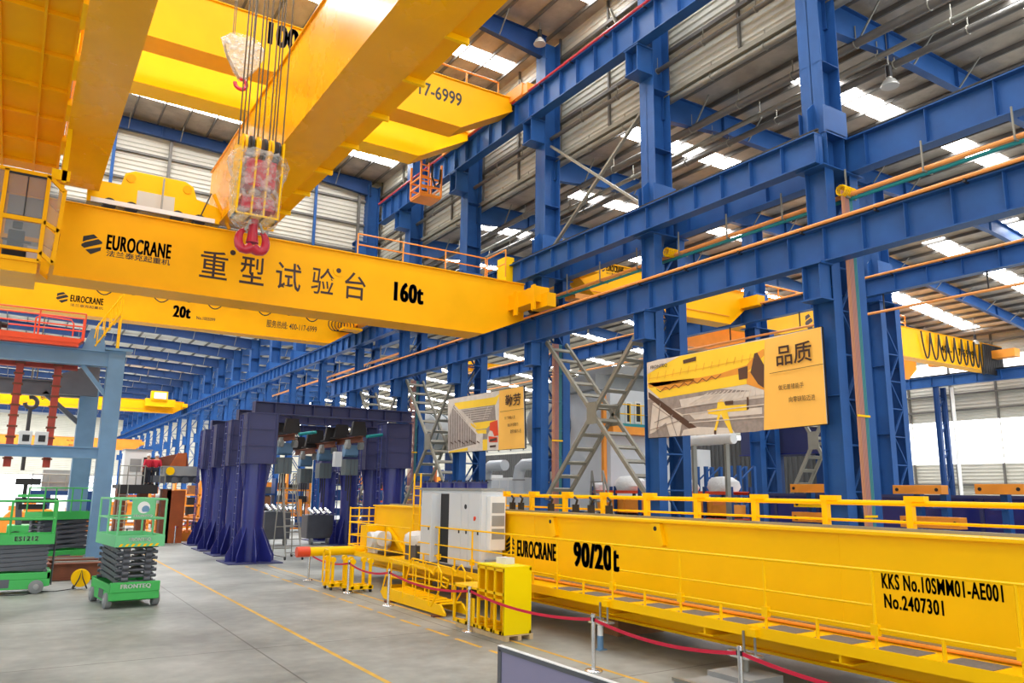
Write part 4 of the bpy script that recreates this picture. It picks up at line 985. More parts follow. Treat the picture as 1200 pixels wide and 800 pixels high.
# bright yellow cage on a pallet
e = thing('equipment_cage', 'bright yellow steel cage with barred side standing on a wooden pallet', 'cage', (9.8, 16, .12))
xa, xb, ya, yb = 9.39, 10.1, 14.95, 16.15; z0, z1 = .13, 1.53
G().box(xa, ya, z0, xb, ya + .03, z1).build('front_panel', 'cageyel', e); G().box(xa, ya, z1, xb, yb, z1 + .03).build('top_panel', 'cageyel', e); G().box(xb - .02, ya + .03, z0, xb, yb, z1).build('back_panel', 'lemon', e); G().box(xa + .05, yb - .02, .72, xb - .02, yb, z1).build('end_panel', 'lemon', e)
g = G()
for y in (ya + .04, ya + .42, ya + .8, yb - .05): g.box(xa, y - .03, z0, xa + .05, y + .03, z1)
for z in (z0, .8, .94, z1 - .08): g.box(xa, ya + .03, z, xa + .05, yb, z + .06)
for y in (ya + .04, yb): g.box(xb - .05, y - .03, z0, xb, y + .03, z1)
for z in (z0, z1 - .06): g.box(xb - .05, ya, z, xb, yb, z + .06)
g.build('bar_frame', 'lemon', e)
g = G(); yc_ = yb + 1.1
for y in (yb + .45, yc_):
    for x in (xa, xb - .05): g.box(x, y - .03, z0, x + .05, y + .03, 1.0)
g.box(xa, yb, .95, xb, yc_ + .05, 1.0); g.box(xa, yb, z0, xa + .06, yc_, z0 + .08); g.box(xb - .06, yb, z0, xb, yc_, z0 + .08); g.box(xa, yb + .1, .2, xa + .02, yb + .42, .75)
g.build('low_bay', 'lemon', e)
for k in range(6): G().box(xa, ya + .1 + .38 * k, z0, xb, ya + .2 + .38 * k, z0 + .06).build('floor_bar', 'lemon', e)
b_ = G().box(9.75, 15.5, 1.56, 10.0, 15.9, 1.7).build('document_box', 'cab', e)
e = thing('wooden_pallet', 'pale wooden pallet under the bright yellow cage', 'pallet', (9.8, 15.6, 0))
for x in (9.44, 9.76, 10.06): G().box(x, 14.95, 0, x + .09, 17.2, .1).build('runner', 'wood', e)
for k in range(8): G().box(9.42, 14.95 + .3 * k, .1, 10.16, 15.05 + .3 * k, .125).build('deck_board', 'wood', e)
# sign board in the near corner
e = thing('sign_board', 'grey framed sign board seen from behind at the bottom edge', 'sign', (6.15, 7.5, 0)); X = 6.15
g = G(); g.box(X - .03, 5.0, .98, X + .03, 9.9, 1.04); g.box(X - .03, 9.82, 0, X + .03, 9.9, 1.0); g.box(X - .03, 7.6, .1, X + .03, 7.68, 1.0); g.box(X - .03, 5.0, .1, X + .03, 5.08, 1.0); g.box(X - .03, 5, .1, X + .03, 9.9, .16); g.build('frame', 'greydk', e)
G().box(X - .032, 5.0, 1.04, X + .032, 9.9, 1.052).build('bright_edge', 'white', e); G().box(X - .012, 5.05, .16, X + .012, 9.85, .98).build('panel', 'signgrey', e)
for y in (6, 9): G().box(X - .35, y - .03, 0, X + .35, y + .03, .05).build('foot', 'greydk', e)
x, y = 9.95, 9.2
e = thing('parts_crate', 'grey parts crate at the bottom edge under the walkway jack', 'crate', (x, y, 0))
G().box(x - .5, y - .55, 0, x + .35, y + .65, .22).build('crate_body', 'grey', e, bevel=.02); g = G(); g.box(x - .52, y - .57, .22, x - .44, y + .67, .27); g.box(x + .29, y - .57, .22, x + .37, y + .67, .27); g.box(x - .52, y - .57, .22, x + .37, y - .5, .27); g.build('corner_strip', 'steel', e)

# ================================================================ BANNERS
def banner(lb, org, sc, corners, art, texts, lines, extra=()):
    f = lambda p, d=0.0: at(org[0] + p[0] / sc, org[1] + p[1] / sc, X=19.42 - d)
    c = [f(p) for p in corners]; ctr = sum(c, Vector()) / 4
    e = thing('banner', lb, 'banner', ctr)
    g = G(); g.prism(c, (.03, 0, 0)); g.build('backing', 'bannerW', e)
    for i, (m_, polys) in enumerate(art):
        g = G()
        for p in polys: g.poly([f(q, .004 + .0025 * i) for q in p])
        g.build('printed_picture' if i else 'printed_ground', m_, e)
    for s, bl, br, tl, bold in texts:
        a, b_, t = f(bl, .05), f(br, .05), f(tl, .05)
        txt(s, a, (0, -1, 0), (0, 0, 1), abs(a.y - b_.y), abs(t.z - a.z), 'text', e, bold)
    g = G()
    for a, b_ in lines: A, B2_ = f(a, .05), f(b_, .05); g.bar(A, B2_, .015, .012)
    if lines: g.build('rule_line', 'text', e)
    for nm_, m_, segs in extra:
        g = G()
        for a, b_, w_ in segs: g.bar(f(a, .03), f(b_, .03), w_, .004, (1, 0, 0))
        g.build(nm_, m_, e)
    fr_ = G()
    for a, b_ in zip(c, c[1:] + c[:1]): fr_.bar(a + Vector((.06, 0, 0)), b_ + Vector((.06, 0, 0)), .05)
    fr_.build('support_frame', 'dark', e)
banner('wide orange banner printed with a yellow crane, hung between the two nearest columns', (740, 360), 4.446, [(80, 288), (88, 680), (1018, 606), (986, 102)],
    [('bannerY', [[(695, 168), (686, 640), (1018, 606), (986, 102)]]),
     ('bannerG', [[(84, 480), (88, 680), (640, 648), (690, 640), (692, 440), (400, 420), (150, 470)]]),
     ('bannerC', [[(82, 350), (86, 420), (150, 475), (600, 400), (690, 330), (695, 168), (600, 185), (250, 255), (180, 290)]]),
     ('bannerO', [[(86, 395), (92, 418), (460, 345), (600, 300), (655, 235), (690, 215), (692, 250), (600, 340), (440, 372), (160, 435)], [(600, 340), (690, 300), (690, 430), (600, 400)]]),
     ('bannerW', [[(80, 290), (82, 345), (180, 292), (250, 255), (140, 272)], [(110, 500), (140, 490), (270, 560), (250, 670), (200, 672), (180, 600), (120, 650), (95, 660)], [(270, 640), (330, 622), (520, 628), (540, 655), (260, 668)], [(250, 480), (390, 455), (690, 430), (690, 470), (260, 520)], [(300, 555), (680, 520), (680, 555), (330, 585)]]),
     ('bannerD', [[(88, 440), (110, 455), (340, 625), (300, 632), (200, 560), (90, 470)], [(555, 320), (605, 305), (605, 370), (560, 378)], [(640, 240), (655, 235), (690, 300), (690, 420), (660, 400), (620, 340)]]),
     ('bannerC', [[(395, 535), (445, 525), (450, 485), (475, 480), (490, 512), (600, 505), (608, 535), (500, 545), (530, 655), (515, 655), (465, 555), (440, 650), (428, 650), (450, 560), (400, 555)]]),
     ('bannerD', [[(485, 490), (530, 485), (530, 505), (490, 508)], [(430, 640), (442, 640), (442, 662), (430, 662)], [(600, 465), (610, 465), (612, 530), (600, 535)], [(268, 275), (336, 256), (336, 278), (270, 294)]])],
    [('品质', (757, 308), (942, 284), (757, 202), .012), ('做无差错能手', (766, 433), (898, 417), (766, 405), .004), ('向零缺陷迈进', (822, 496), (958, 478), (822, 466), .004), ('FRONTEQ', (100, 325), (186, 305), (100, 306), .02)],
    [((720, 345), (1000, 294))],
    [('printed_roof_lines', 'bannerW', [((270 + 34 * k, 520 - 5 * k), (400 + 22 * k, 446 - 3 * k), .03) for k in range(12)] + [((260, 560), (690, 505), .03), ((300, 600), (690, 570), .03), ((220, 530), (690, 450), .025)]),
     ('printed_cable_loops', 'bannerD', [((130 + 48 * k, 425 - 11 * k), (150 + 48 * k, 440 - 11 * k), .02) for k in range(7)] + [((150 + 48 * k, 440 - 11 * k), (178 + 48 * k, 414 - 11 * k), .02) for k in range(7)]),
     ('printed_steelwork', 'bannerG', [((110, 505), (215, 580), .03), ((120, 600), (215, 560), .03), ((150, 500), (130, 660), .03), ((95, 640), (250, 590), .025), ((200, 560), (235, 668), .03)]),
     ('printed_railing', 'bannerO', [((100 + 40 * k, 345 - 8 * k), (92 + 40 * k, 385 - 8 * k), .012) for k in range(14)] + [((92, 372), (640, 262), .012)])])
banner('smaller orange banner printed with a workshop view, hung between the third and fourth columns', (400, 380), 5.0, [(624, 440), (626, 752), (1074, 724), (1066, 362)],
    [('bannerY', [[(925, 388), (920, 735), (1074, 724), (1066, 362)]]),
     ('bannerW', [[(626, 445), (628, 750), (920, 735), (925, 390)]]),
     ('bannerG', [[(626, 560), (628, 740), (790, 700), (790, 640), (700, 520), (660, 470)], [(700, 500), (900, 470), (905, 560), (860, 640), (850, 700), (830, 700), (770, 570)]]),
     ('bannerC', [[(662, 460), (672, 500), (905, 470), (930, 405), (900, 425)], [(745, 580), (905, 560), (850, 610), (790, 615)], [(630, 745), (740, 720), (740, 740), (632, 752)], [(780, 620), (850, 615), (850, 640), (785, 640)], [(828, 675), (855, 672), (855, 735), (828, 738)]]),
     ('bannerW', [[(660, 480), (672, 478), (800, 640), (790, 640)], [(690, 500), (700, 500), (775, 580), (770, 585)], [(795, 640), (830, 638), (825, 735), (795, 738)]]),
     ('redor', [[(870, 575), (915, 560), (920, 650), (895, 655), (885, 625), (868, 620)], [(862, 655), (915, 660), (915, 690), (865, 690)]])],
    [('勤劳', (960, 485), (1050, 472), (960, 415), .012), ('为了幸福人生', (956, 558), (1018, 552), (956, 540), .004), ('我们不懈努力', (974, 600), (1036, 592), (974, 580), .004), ('勤劳向着共人生', (990, 638), (1054, 630), (990, 616), .004)],
    [((930, 512), (1070, 492))],
    [('printed_steelwork', 'bannerW', [((632 + 14 * k, 480 + 5 * k), (632 + 14 * k, 735 - 4 * k), .03) for k in range(10)] + [((640, 470), (790, 640), .04), ((700, 500), (790, 600), .03), ((860, 480), (830, 560), .03)]),
     ('printed_roof_lines', 'bannerW', [((700 + 8 * k, 505 + 12 * k), (890 - 6 * k, 480 + 14 * k), .03) for k in range(6)]),
     ('printed_floor_parts', 'bannerD', [((640 + 22 * k, 690 - 6 * (k % 3)), (655 + 22 * k, 700 - 6 * (k % 3)), .06) for k in range(8)] + [((870, 680), (910, 670), .12), ((870, 715), (905, 712), .1)])])
# ================================================================ NAVY TEST PORTAL
def portal_col(x, y, lb):
    e = thing('portal_column', lb, 'column', (x, y, 0), 'navy portal columns')
    G().box(x - 1.15, y - 1.15, 0, x + 1.15, y + 1.15, .05).build('base_plate', 'navydk', e)
    G().cyl((x, y, .05), (x, y, 4.3), .47, 28).build('round_shaft', 'navy', e, smooth=True)
    for dx, dy in ((1, 0), (-1, 0), (0, 1), (0, -1), (.7, .7), (-.7, -.7), (.7, -.7), (-.7, .7)):
        d = Vector((dx, dy, 0)).normalized(); n_ = Vector((-d.y, d.x, 0)) * .02; c = Vector((x, y, .05))
        G().prism([c + d * .45 - n_, c + d * 1.05 - n_, c + d * 1.05 + Vector((0, 0, .25)) - n_, c + d * .45 + Vector((0, 0, 1.5)) - n_], n_ * 2).build('base_gusset', 'navy', e)
        if abs(dx) != .7: G().prism([c + d * .45 - n_ + Vector((0, 0, 2.9)), c + d * .68 - n_ + Vector((0, 0, 4.2)), c + d * .45 - n_ + Vector((0, 0, 4.2))], n_ * 2).build('top_gusset', 'navy', e)
    g = G(); g.box(x - .64, y - .64, 4.3, x + .64, y + .64, 6.5); g.box(x - .72, y - .72, 4.26, x + .72, y + .72, 4.32)
    for z in (5.03, 5.76, 6.47): g.box(x - .68, y - .68, z, x + .68, y + .68, z + .03)
    for s in (-1, 1): g.box(x + s * .6 - .02, y - .7, 4.3, x + s * .6 + .02, y + .7, 6.5); g.box(x - .7, y + s * .6 - .02, 4.3, x + .7, y + s * .6 + .02, 6.5)
    g.build('head_box', 'navydk', e)
    g = G(); 
    for dy in (-.2, .2): g.tube([(x - .78, y + dy, .1), (x - .78, y + dy, 6.4)], .025, 6)
    for k in range(18): g.tube([(x - .78, y - .2, .4 + .34 * k), (x - .78, y + .2, .4 + .34 * k)], .018, 5)
    g.build('rung_ladder', 'navy', e)
    return e
PL = [(9.3, 35.9), (9.65, 40.4), (9.7, 43.8), (9.95, 48.0)]; PR = [(16.4, 36.9), (17.0, 41.0), (17.2, 45.0), (17.3, 49.0)]
nm = ['nearest', 'second', 'third', 'farthest']
for (x, y), k in zip(PL, nm): portal_col(x, y, 'navy round portal column with ribbed head box, %s of the left-hand row' % k)
for (x, y), k in zip(PR, nm): portal_col(x, y, 'navy round portal column behind the yellow girder end, %s of its row' % k)
for (a, c), lb in (((PL[0], PR[0]), 'navy cross beam over the nearest pair of portal columns'), ((PL[1], PR[1]), 'navy cross beam over the second pair of portal columns'), ((PL[3], PR[3]), 'navy cross beam over the farthest pair of portal columns')):
    x0, x1, y = a[0] - .3, c[0] - .75, a[1]; z = 6.52
    e = thing('portal_beam', lb, 'beam', ((x0 + x1) / 2, y, z)); g = G(); g.box(x0, y - .3, z, x1 + 1.2, y + .3, z + .04); g.box(x0, y - .3, z + .5, x1 + 1.2, y + .3, z + .54); g.box(x0, y - .02, z + .04, x1 + 1.2, y + .02, z + .5)
    k = 0
    while x0 + .9 * k < x1 + 1.2: g.box(x0 + .9 * k, y - .27, z + .04, x0 + .9 * k + .02, y + .27, z + .5); k += 1
    g.build('plate_girder', 'navydk', e)
# hoist trolleys under the portal
def hoist(px, py, Y, lb, extra=False, green=False):
    P = at(px, py, Y=Y); x, z = P.x, P.z; zr = z + 1.35
    e = thing('hoist_unit', lb, 'hoist', (x, Y, z), 'hoists under the navy portal')
    G().ibeam((x, Y - 1.6, zr), (x, Y + 2.0, zr), .22, .3).build('rail_beam', 'rust', e)
    for dy in (-1.0, 1.4):
        g = G(); g.prism([(x - .42, Y + dy - .12, zr + .18), (x + .42, Y + dy - .12, zr + .18), (x + .3, Y + dy - .12, zr + .9), (x - .3, Y + dy - .12, zr + .9)][::-1], (0, .24, 0)); g.box(x - .55, Y + dy - .2, zr + .15, x + .55, Y + dy + .2, zr + .2); g.build('hanger_bracket', 'dark', e)
    for dx in (-.35, .35): G().cyl((x + dx - .12, Y - .5, zr - .3), (x + dx + .12, Y - .5, zr - .3), .18, 14).box(x + dx - .06, Y - .7, zr - .45, x + dx + .06, Y - .3, zr).build('trolley_wheel', 'grey', e, smooth=True)
    G().box(x - .3, Y - .3, zr - .75, x + .3, Y + .3, zr - .25).cyl((x - .35, Y, zr - .6), (x + .35, Y, zr - .6), .25, 14).build('gearbox', 'slate', e)
    G().box(x - .34, Y - .35, z - .42, x + .34, Y + .35, z + .38).build('hoist_body', 'hoistgrey', e, bevel=.02); G().box(x - .08, Y - .37, z - .42, x - .05, Y - .35, z + .38).box(x + .12, Y - .37, z - .42, x + .15, Y - .35, z + .38).build('body_rib', 'greydk', e)
    g = G()
    for k in range(3): g.tube([(x + .12 * k - .1, Y + .1, z - .4), (x + .12 * k - .1, Y + .1, z - 1.2 - .5 * k)], .035, 6)
    g.build('load_chain', 'dark', e)
    if green: G().cyl((x + .1, Y - 1.9, zr + .1), (x + 1.0, Y - 1.7, zr + .25), .08, 12).build('guide_tube', 'teal', e, smooth=True)
    if extra: G().box(x - .85, Y - .2, z + .0, x - .5, Y + .2, z + .75).build('control_box', 'cab', e)
    return e
hoist(332, 545, 39.2, 'grey hoist unit hanging nearest the left portal column, above the rolling ladder', False, True)
hoist(357, 557, 44.0, 'grey hoist unit hanging lowest, deep inside the portal'); hoist(379, 551, 41.5, 'grey hoist unit hanging in the middle of the portal row')
hoist(409.5, 547, 38.4, 'grey hoist unit with pale control box, nearest the right portal column', True, True)
# rolling ladder
P = at(340, 655, Z=0); x, y = P.x, P.y
e = thing('rolling_ladder', 'grey rolling ladder with guard cage beside the nearest navy column', 'ladder', (x, y, 0))
g = G()
for dx in (-.3, .3): g.tube([(x + dx * 1.2, y - .5, .1), (x + dx, y + .9, 3.2)], .03, 6); g.tube([(x + dx * 1.5, y + 1.3, .1), (x + dx, y + 1.3, 3.9)], .028, 6); g.tube([(x + dx, y + .9, 3.2), (x + dx, y + .9, 3.9)], .025, 6); g.tube([(x + dx, y + .9, 3.9), (x + dx, y + 1.3, 3.9)], .025, 6); g.tube([(x + dx * 1.2, y - .5, .12), (x + dx * 1.5, y + 1.3, .12)], .028, 6)
for z in (.4, 1.4, 2.4): g.tube([(x - .42, y + 1.3, z), (x + .42, y + 1.3, z)], .022, 6)
for s in (-1, 1): g.tube([(x + s * .36, y - .3, .9), (x + s * .3, y + .9, 3.9)], .02, 6)
g.build('side_frame', 'steel', e)
for k in range(10): t = (k + .7) / 10.5; G().box(x - .33, y - .56 + 1.4 * t, .1 + 3.1 * t, x + .33, y - .4 + 1.4 * t, .13 + 3.1 * t).build('step', 'steel', e)
G().box(x - .35, y + .8, 3.18, x + .35, y + 1.35, 3.22).build('platform', 'steel', e)
for dx, dy in ((-.4, -.5), (.4, -.5), (-.45, 1.3), (.45, 1.3)): G().cyl((x + dx - .03, y + dy, .08), (x + dx + .03, y + dy, .08), .08, 12).build('caster', 'dark', e)
G().prism([(x + .3, y + .4, 1.9), (x + .55, y + .4, 1.9), (x + .5, y + .4, 2.7), (x + .32, y + .4, 2.7)], (0, .05, 0)).build('safety_board', 'orange', e)
# machinery behind the portal
for (px, py, Y, w, h, m_, lb, nm_) in ((322, 610, 46, 1.5, 1.9, 'greydk', 'dark machine low behind the rolling ladder', 'workshop_machine'), (372, 612, 46, 1.6, 1.7, 'greydk', 'dark machine between the portal columns, right of the ladder', 'workshop_machine')):
    P = at(px, py, Y=Y); x = P.x; e = thing(nm_, lb, 'machine', (x, Y, 0))
    G().box(x - w / 2, Y - .6, .35, x + w / 2, Y + .6, h).build('housing', m_, e, bevel=.05)
    for k in range(4): G().cyl((x - w / 2 + .25 + .33 * k, Y - .9, h + .05), (x - w / 2 + .05 + .33 * k, Y - .5, h + .35), .1, 12).build('roller', 'chrome', e, smooth=True)
    for dx in (-.5, .5): G().cyl((x + dx - .08, Y - .5, .2), (x + dx + .08, Y - .5, .2), .2, 12).build('wheel', 'rubber', e)
# navy drum row behind the cabinet
for k, px in enumerate((494, 511, 527, 543, 559)):
    P = at(px, 580, X=16.2); y = P.y
    e = thing('steel_drum', 'tall navy drum with bolted rim behind the grey cabinet, %s from the portal' % ['first', 'second', 'third', 'fourth', 'fifth'][k], 'drum', (16.2, y, 0), 'navy drums behind the cabinet')
    G().cyl((16.2, y, 0), (16.2, y, 3.5), .42, 24).build('shell', 'navy', e, smooth=True); G().lathe((16.2, y, 3.5), [(.46, 0), (.46, .06), (.3, .06)], 24).build('rim', 'navydk', e)
    g = G()
    for j in range(8): t = j * math.pi / 4; g.cyl((16.2 + .4 * math.cos(t), y + .4 * math.sin(t), 3.56), (16.2 + .4 * math.cos(t), y + .4 * math.sin(t), 3.63), .03, 6)
    g.build('rim_bolts', 'dark', e)

# ================================================================ LEFT: SLATE FRAME, LIFTS, MILL
e = thing('steel_gantry', 'slate-blue steel frame with two posts and beams behind the green lifts', 'frame', (2, 36, 0))
def post(x, y, h, w=.62):
    G().box(x - w / 2, y - w / 2, .02, x + w / 2, y + w / 2, h).build('post', 'slate', e); G().box(x - w / 2 - .2, y - w / 2 - .2, 0, x + w / 2 + .2, y + w / 2 + .2, .04).build('base_plate', 'slate', e)
post(3.2, 35.6, 8.65); post(2.7, 40.6, 8.0, .75)
G().box(2.72, 35.1, 8.65, 3.75, 36.1, 8.75).build('cap_plate', 'slate', e)
zt, zb = at(60, 405, Y=35.3).z, at(60, 424, Y=35.3).z
G().ibeam((-6, 35.5, (zt + zb) / 2), (2.9, 35.5, (zt + zb) / 2), .5, zt - zb, .06, .3).build('top_beam', 'slate', e)
z2 = at(60, 455, Y=40.6).z; G().ibeam((-6, 40.6, z2), (2.6, 40.6, z2), .5, .7, .06, .3).build('rear_beam', 'greydk', e)
z3 = at(60, 529, Y=35.5).z; G().ibeam((-6, 35.5, z3), (2.9, 35.5, z3), .5, .45, .05, .3).build('lower_beam', 'slate', e)
G().prism([(1.9, 35.3, zt), (2.75, 35.3, zt), (2.6, 35.3, zt + .85), (2.15, 35.3, zt + .85)][::-1], (0, .5, 0)).build('saddle_block', 'slate', e)
G().bar((2.0, 35.5, zb), (2.9, 35.5, zb - 1.1), .25, .15).build('knee_brace', 'slate', e); G().bar((.9, 40.6, z2 - .2), (2.4, 40.6, z2 - 1.5), .3, .2).build('knee_brace', 'greydk', e); G().prism([(1.2, 38.8, z2 + .4), (2.9, 38.8, z2 + 1.1), (2.9, 38.8, z2 - .4), (1.3, 38.8, z2 - .4)][::-1], (0, .3, 0)).build('gusset_plate', 'greydk', e)
# yellow steps on the frame
e = thing('access_steps', 'small yellow railed steps on top of the slate-blue post', 'steps', (3.0, 35.6, 8.75)); x = 2.75
g = G()
for y in (35.3, 36.0):
    g.tube([(x - .4, y, 8.78), (x + .45, y, 10.35)], .03, 6); g.tube([(x - .45, y, 9.1), (x - .4, y, 9.6), (x + .45, y, 11.1)], .025, 6); g.tube([(x + .45, y, 8.78), (x + .45, y, 11.1)], .03, 6)
    for k in range(4): g.tube([(x - .35 + .22 * k, y, 8.9 + .4 * k), (x - .35 + .22 * k, y, 9.75 + .4 * k)], .02, 6)
g.build('railing', 'lemon', e)
for k in range(5): G().box(x - .4 + .17 * k, 35.3, 8.95 + .3 * k, x - .22 + .17 * k, 36.0, 8.99 + .3 * k).build('step', 'lemon', e)
# red-orange platform on the frame
e = thing('lift_platform', 'red-orange railed lift platform resting on the slate-blue beam', 'platform', (0, 35.3, zt))
G().box(-4.5, 34.9, zt, 1.75, 36.1, zt + .14).prism([(-4.5, 34.88, zt + .14), (1.75, 34.88, zt + .14), (1.95, 34.88, zt + .32), (-4.5, 34.88, zt + .45)][::-1], (0, 1.2, 0)).build('deck', 'redor', e)
g = G(); handrail(g, [(-4.4, 34.95, zt + .3), (1.9, 34.95, zt + .3)], 1.05, .03, 1.6); handrail(g, [(-4.4, 36.0, zt + .3), (1.9, 36.0, zt + .3)], 1.05, .03, 1.6); g.tube([(.2, 34.95, zt + .35), (.2, 34.95, zt + 1.0), (.35, 34.95, zt + 1.1), (1.4, 34.95, zt + 1.05), (1.5, 34.95, zt + .9), (1.5, 34.95, zt + .4)], .03, 6); g.build('railing', 'redor', e)
G().box(-2.6, 35.2, zt + .45, -.9, 35.7, zt + .75).cyl((-2.4, 35.4, zt + .8), (-.7, 35.4, zt + .65), .12, 10).build('engine_unit', 'dark', e)
# worn red mast frame
e = thing('mast_tower', 'worn red lattice mast tower hanging below the slate-blue beam', 'frame', (0, 36.6, 4))
zr = at(60, 428, Y=36.6).z; G().ibeam((-6, 36.6, zr), (1.9, 36.6, zr), .3, .28).build('cross_member', 'mast', e)
for px0, px1 in ((24, 15), (69, 60)):
    a = at(px0, 425, Y=36.6); x = a.x; G().box(x - .13, 36.45, 3.9, x + .13, 36.75, zr).build('mast_leg', 'mast', e); g = G()
    for k in range(10): g.box(x - .18, 36.4, 4.2 + .42 * k, x + .18, 36.8, 4.26 + .42 * k)
    g.build('mast_band', 'rust', e)
for px in (28, 47):
    P = at(px, 520, Y=35.5); a, c = at(px - 8, 526, Y=35.4), at(px + 9, 516, Y=35.4); e = thing('control_unit', 'pale control unit on the lower slate-blue beam, %s' % ('next to the left picture edge' if px < 40 else 'next to the red mast'), 'cabinet', P)
    G().box(a.x, 35.2, z3 + .23, c.x, 35.7, z3 + .75).build('housing', 'cab', e, bevel=.02); G().box(a.x + .12, 35.18, z3 + .35, a.x + .35, 35.2, z3 + .6).build('dark_screen', 'cabdk', e)
P = at(37, 468, Y=60); x, z = P.x, P.z
e = thing('hook_block', 'small black hook hanging before the distant yellow crane', 'hook block', P); G().box(x - .35, 59.8, z + .3, x + .35, 60.2, z + 1.1).build('block', 'dark', e, bevel=.08); G().ring((x, 60, z - .2), .35, .13, (0, 1, 0), -70, 220, 14).tube([(x, 60, z - .5), (x, 60, z - 4.6)], .12, 6).build('hook', 'dark', e, smooth=True); G().tube([(x - .15, 60, z + 1), (x - .15, 60, 19.4)], .04, 5).tube([(x + .15, 60, z + 1), (x + .15, 60, 19.4)], .04, 5).build('hoist_rope', 'rope', e)

def scissor_lift(lb, m, loc, rz, Lg=2.3, Wd=1.15, front='', side='', floor=1.62, rail=1.1, mr=None):
    """Built facing -Y, length along +Y, then turned."""
    e = thing('scissor_lift', lb, 'lift', (0, 0, 0)); w = Wd / 2
    b = G(); b.prism([(-w, 0, .42), (-w, Lg, .42), (-w, Lg, .22), (-w, Lg - .45, .14), (-w, .45, .14), (-w, 0, .22)], (Wd, 0, 0)); b.box(-w, -.02, .42, w, .12, .68); b.box(-w, 0, .42, -w + .06, Lg, .62); b.box(w - .06, 0, .42, w, Lg, .62); b.box(-w, Lg - .1, .42, w, Lg, .66)
    bb = b.build('chassis', m, e, bevel=.015)
    for x in (-w + .02, w - .02):
        for y in (.32, Lg - .35):
            s = -1 if x < 0 else 1; wh = G().lathe((x - s * .08, y, .2), [(.19, 0), (.2, .02), (.2, .15), (.17, .17)], 22, (s, 0, 0)).build('wheel', 'rubber', e, smooth=True); G().lathe((x + s * .085, y, .2), [(.09, 0), (.07, .02), (.02, .03)], 14, (s, 0, 0)).build('hub', 'grey', wh)
    G().box(-w - .01, .75, .2, -w, 1.3, .44).box(w, .75, .2, w + .01, 1.3, .44).build('control_panel', 'greydk', e)
    k = 6; z0, z1 = .66, floor - .06; dz = (z1 - z0) / k
    for sx in (-w + .18, w - .18):
        g = G()
        for i in range(k): g.bar((sx, .15, z0 + dz * (i + .12)), (sx, Lg - .15, z0 + dz * (i + .88)), .05, .11); g.bar((sx * .86, Lg - .15, z0 + dz * (i + .12)), (sx * .86, .15, z0 + dz * (i + .88)), .05, .11)
        g.build('scissor_arm', 'greydk', e)
    for i in range(k + 1):
        for y in (.15, Lg - .15): G().cyl((-w + .1, y, z0 + dz * i), (w - .1, y, z0 + dz * i), .045, 10).build('pivot_tube', 'greydk', e, smooth=True)
    for sx in (-.28, .28):
        for i in range(k): G().cyl((sx - .08, .1, z0 + dz * (i + .5)), (sx + .08, .1, z0 + dz * (i + .5)), .07, 10).build('pivot_boss', 'greydk', e, smooth=True)
    pf = G().box(-w, -.05, floor - .06, w, Lg, floor).box(-w, -.06, floor - .06, w, -.03, floor + .24).box(-w, Lg - .03, floor - .06, w, Lg, floor + .24).box(-w - .005, -.05, floor - .06, -w + .02, Lg, floor + .24).box(w - .02, -.05, floor - .06, w + .005, Lg, floor + .24).build('platform', mr or m, e)
    r = G(); zt_ = floor + .24 + rail - .14
    ring = [(-w + .03, -.02), (w - .03, -.02), (w - .03, Lg - .03), (-w + .03, Lg - .03)]
    for (a, c) in zip(ring, ring[1:] + ring[:1]):
        for z in (zt_, floor + .68): r.tube([(a[0], a[1], z), (c[0], c[1], z)], .028, 6)
        Ln = math.hypot(c[0] - a[0], c[1] - a[1]); kk = 2 if Ln > 1.5 else 1
        for i in range(kk): f_ = i / kk; r.tube([(a[0] + (c[0] - a[0]) * f_, a[1] + (c[1] - a[1]) * f_, floor), (a[0] + (c[0] - a[0]) * f_, a[1] + (c[1] - a[1]) * f_, zt_)], .03, 6)
    r.build('guard_rail', mr or m, e)
    lad = G()
    for x in (-.2, .2): lad.tube([(x, Lg + .05, .2), (x, Lg + .05, floor + .3)], .022, 6)
    for i in range(5): lad.tube([(-.2, Lg + .05, .35 + .28 * i), (.2, Lg + .05, .35 + .28 * i)], .02, 6)
    lad.build('entry_ladder', 'greydk', e)
    if front:
        txt(front, (-.38, -.022, .5), (1, 0, 0), (0, 0, 1), .76, .13, 'white', e, .03); txt(front, (-.3, -.062, floor + .07), (1, 0, 0), (0, 0, 1), .56, .11, 'white', e, .03)
        g = G()
        for i in range(7): x = -w + .08 + i * .15; g.poly([(x, -.064, floor - .05), (x + .07, -.064, floor - .05), (x + .12, -.064, floor + .02), (x + .05, -.064, floor + .02)])
        g.build('hazard_stripe', 'lemon', e)
        G().box(-.3, -.05, floor + .68, .28, -.03, zt_).build('sign_plate', mr or m, e); g = G(); cc = Vector((0, -.052, floor + .98)); g.poly([cc + Vector((.16 * math.cos(t), 0, .16 * math.sin(t))) for t in [i * math.pi / 8 for i in range(16)]]); g.build('round_emblem', 'white', e); g = G(); cc = Vector((.05, -.054, floor + .93)); g.poly([cc + Vector((.1 * math.cos(t), 0, .1 * math.sin(t))) for t in [i * math.pi / 8 for i in range(-2, 11)]]); g.build('emblem_inset', 'slate', e)  # slate part-disc set low over the white round emblem
        txt(front, (-.24, -.053, floor + .72), (1, 0, 0), (0, 0, 1), .48, .07, 'white', e, .03)
    if side:
        txt(side, (w + .008, 1.3, floor + .05), (0, 1, 0), (0, 0, 1), .62, .13, 'white', e, .03)
    e.location = loc; e.rotation_euler = (0, 0, rz); return e
P = at(157, 709, Z=0)
scissor_lift('pale green scissor lift with hazard-striped platform, standing clear on the floor', 'green', (3.2, 23.75, 0), R(6), 2.4, 1.24, 'FRONTEQ', '', 1.66, 1.1, 'greenlt')
scissor_lift('bright green scissor lift at the left edge, seen from its long side', 'green', (-.95, 28.75, 0), R(-90), 2.35, 1.15, '', 'ES1212', 1.5, 1.12)
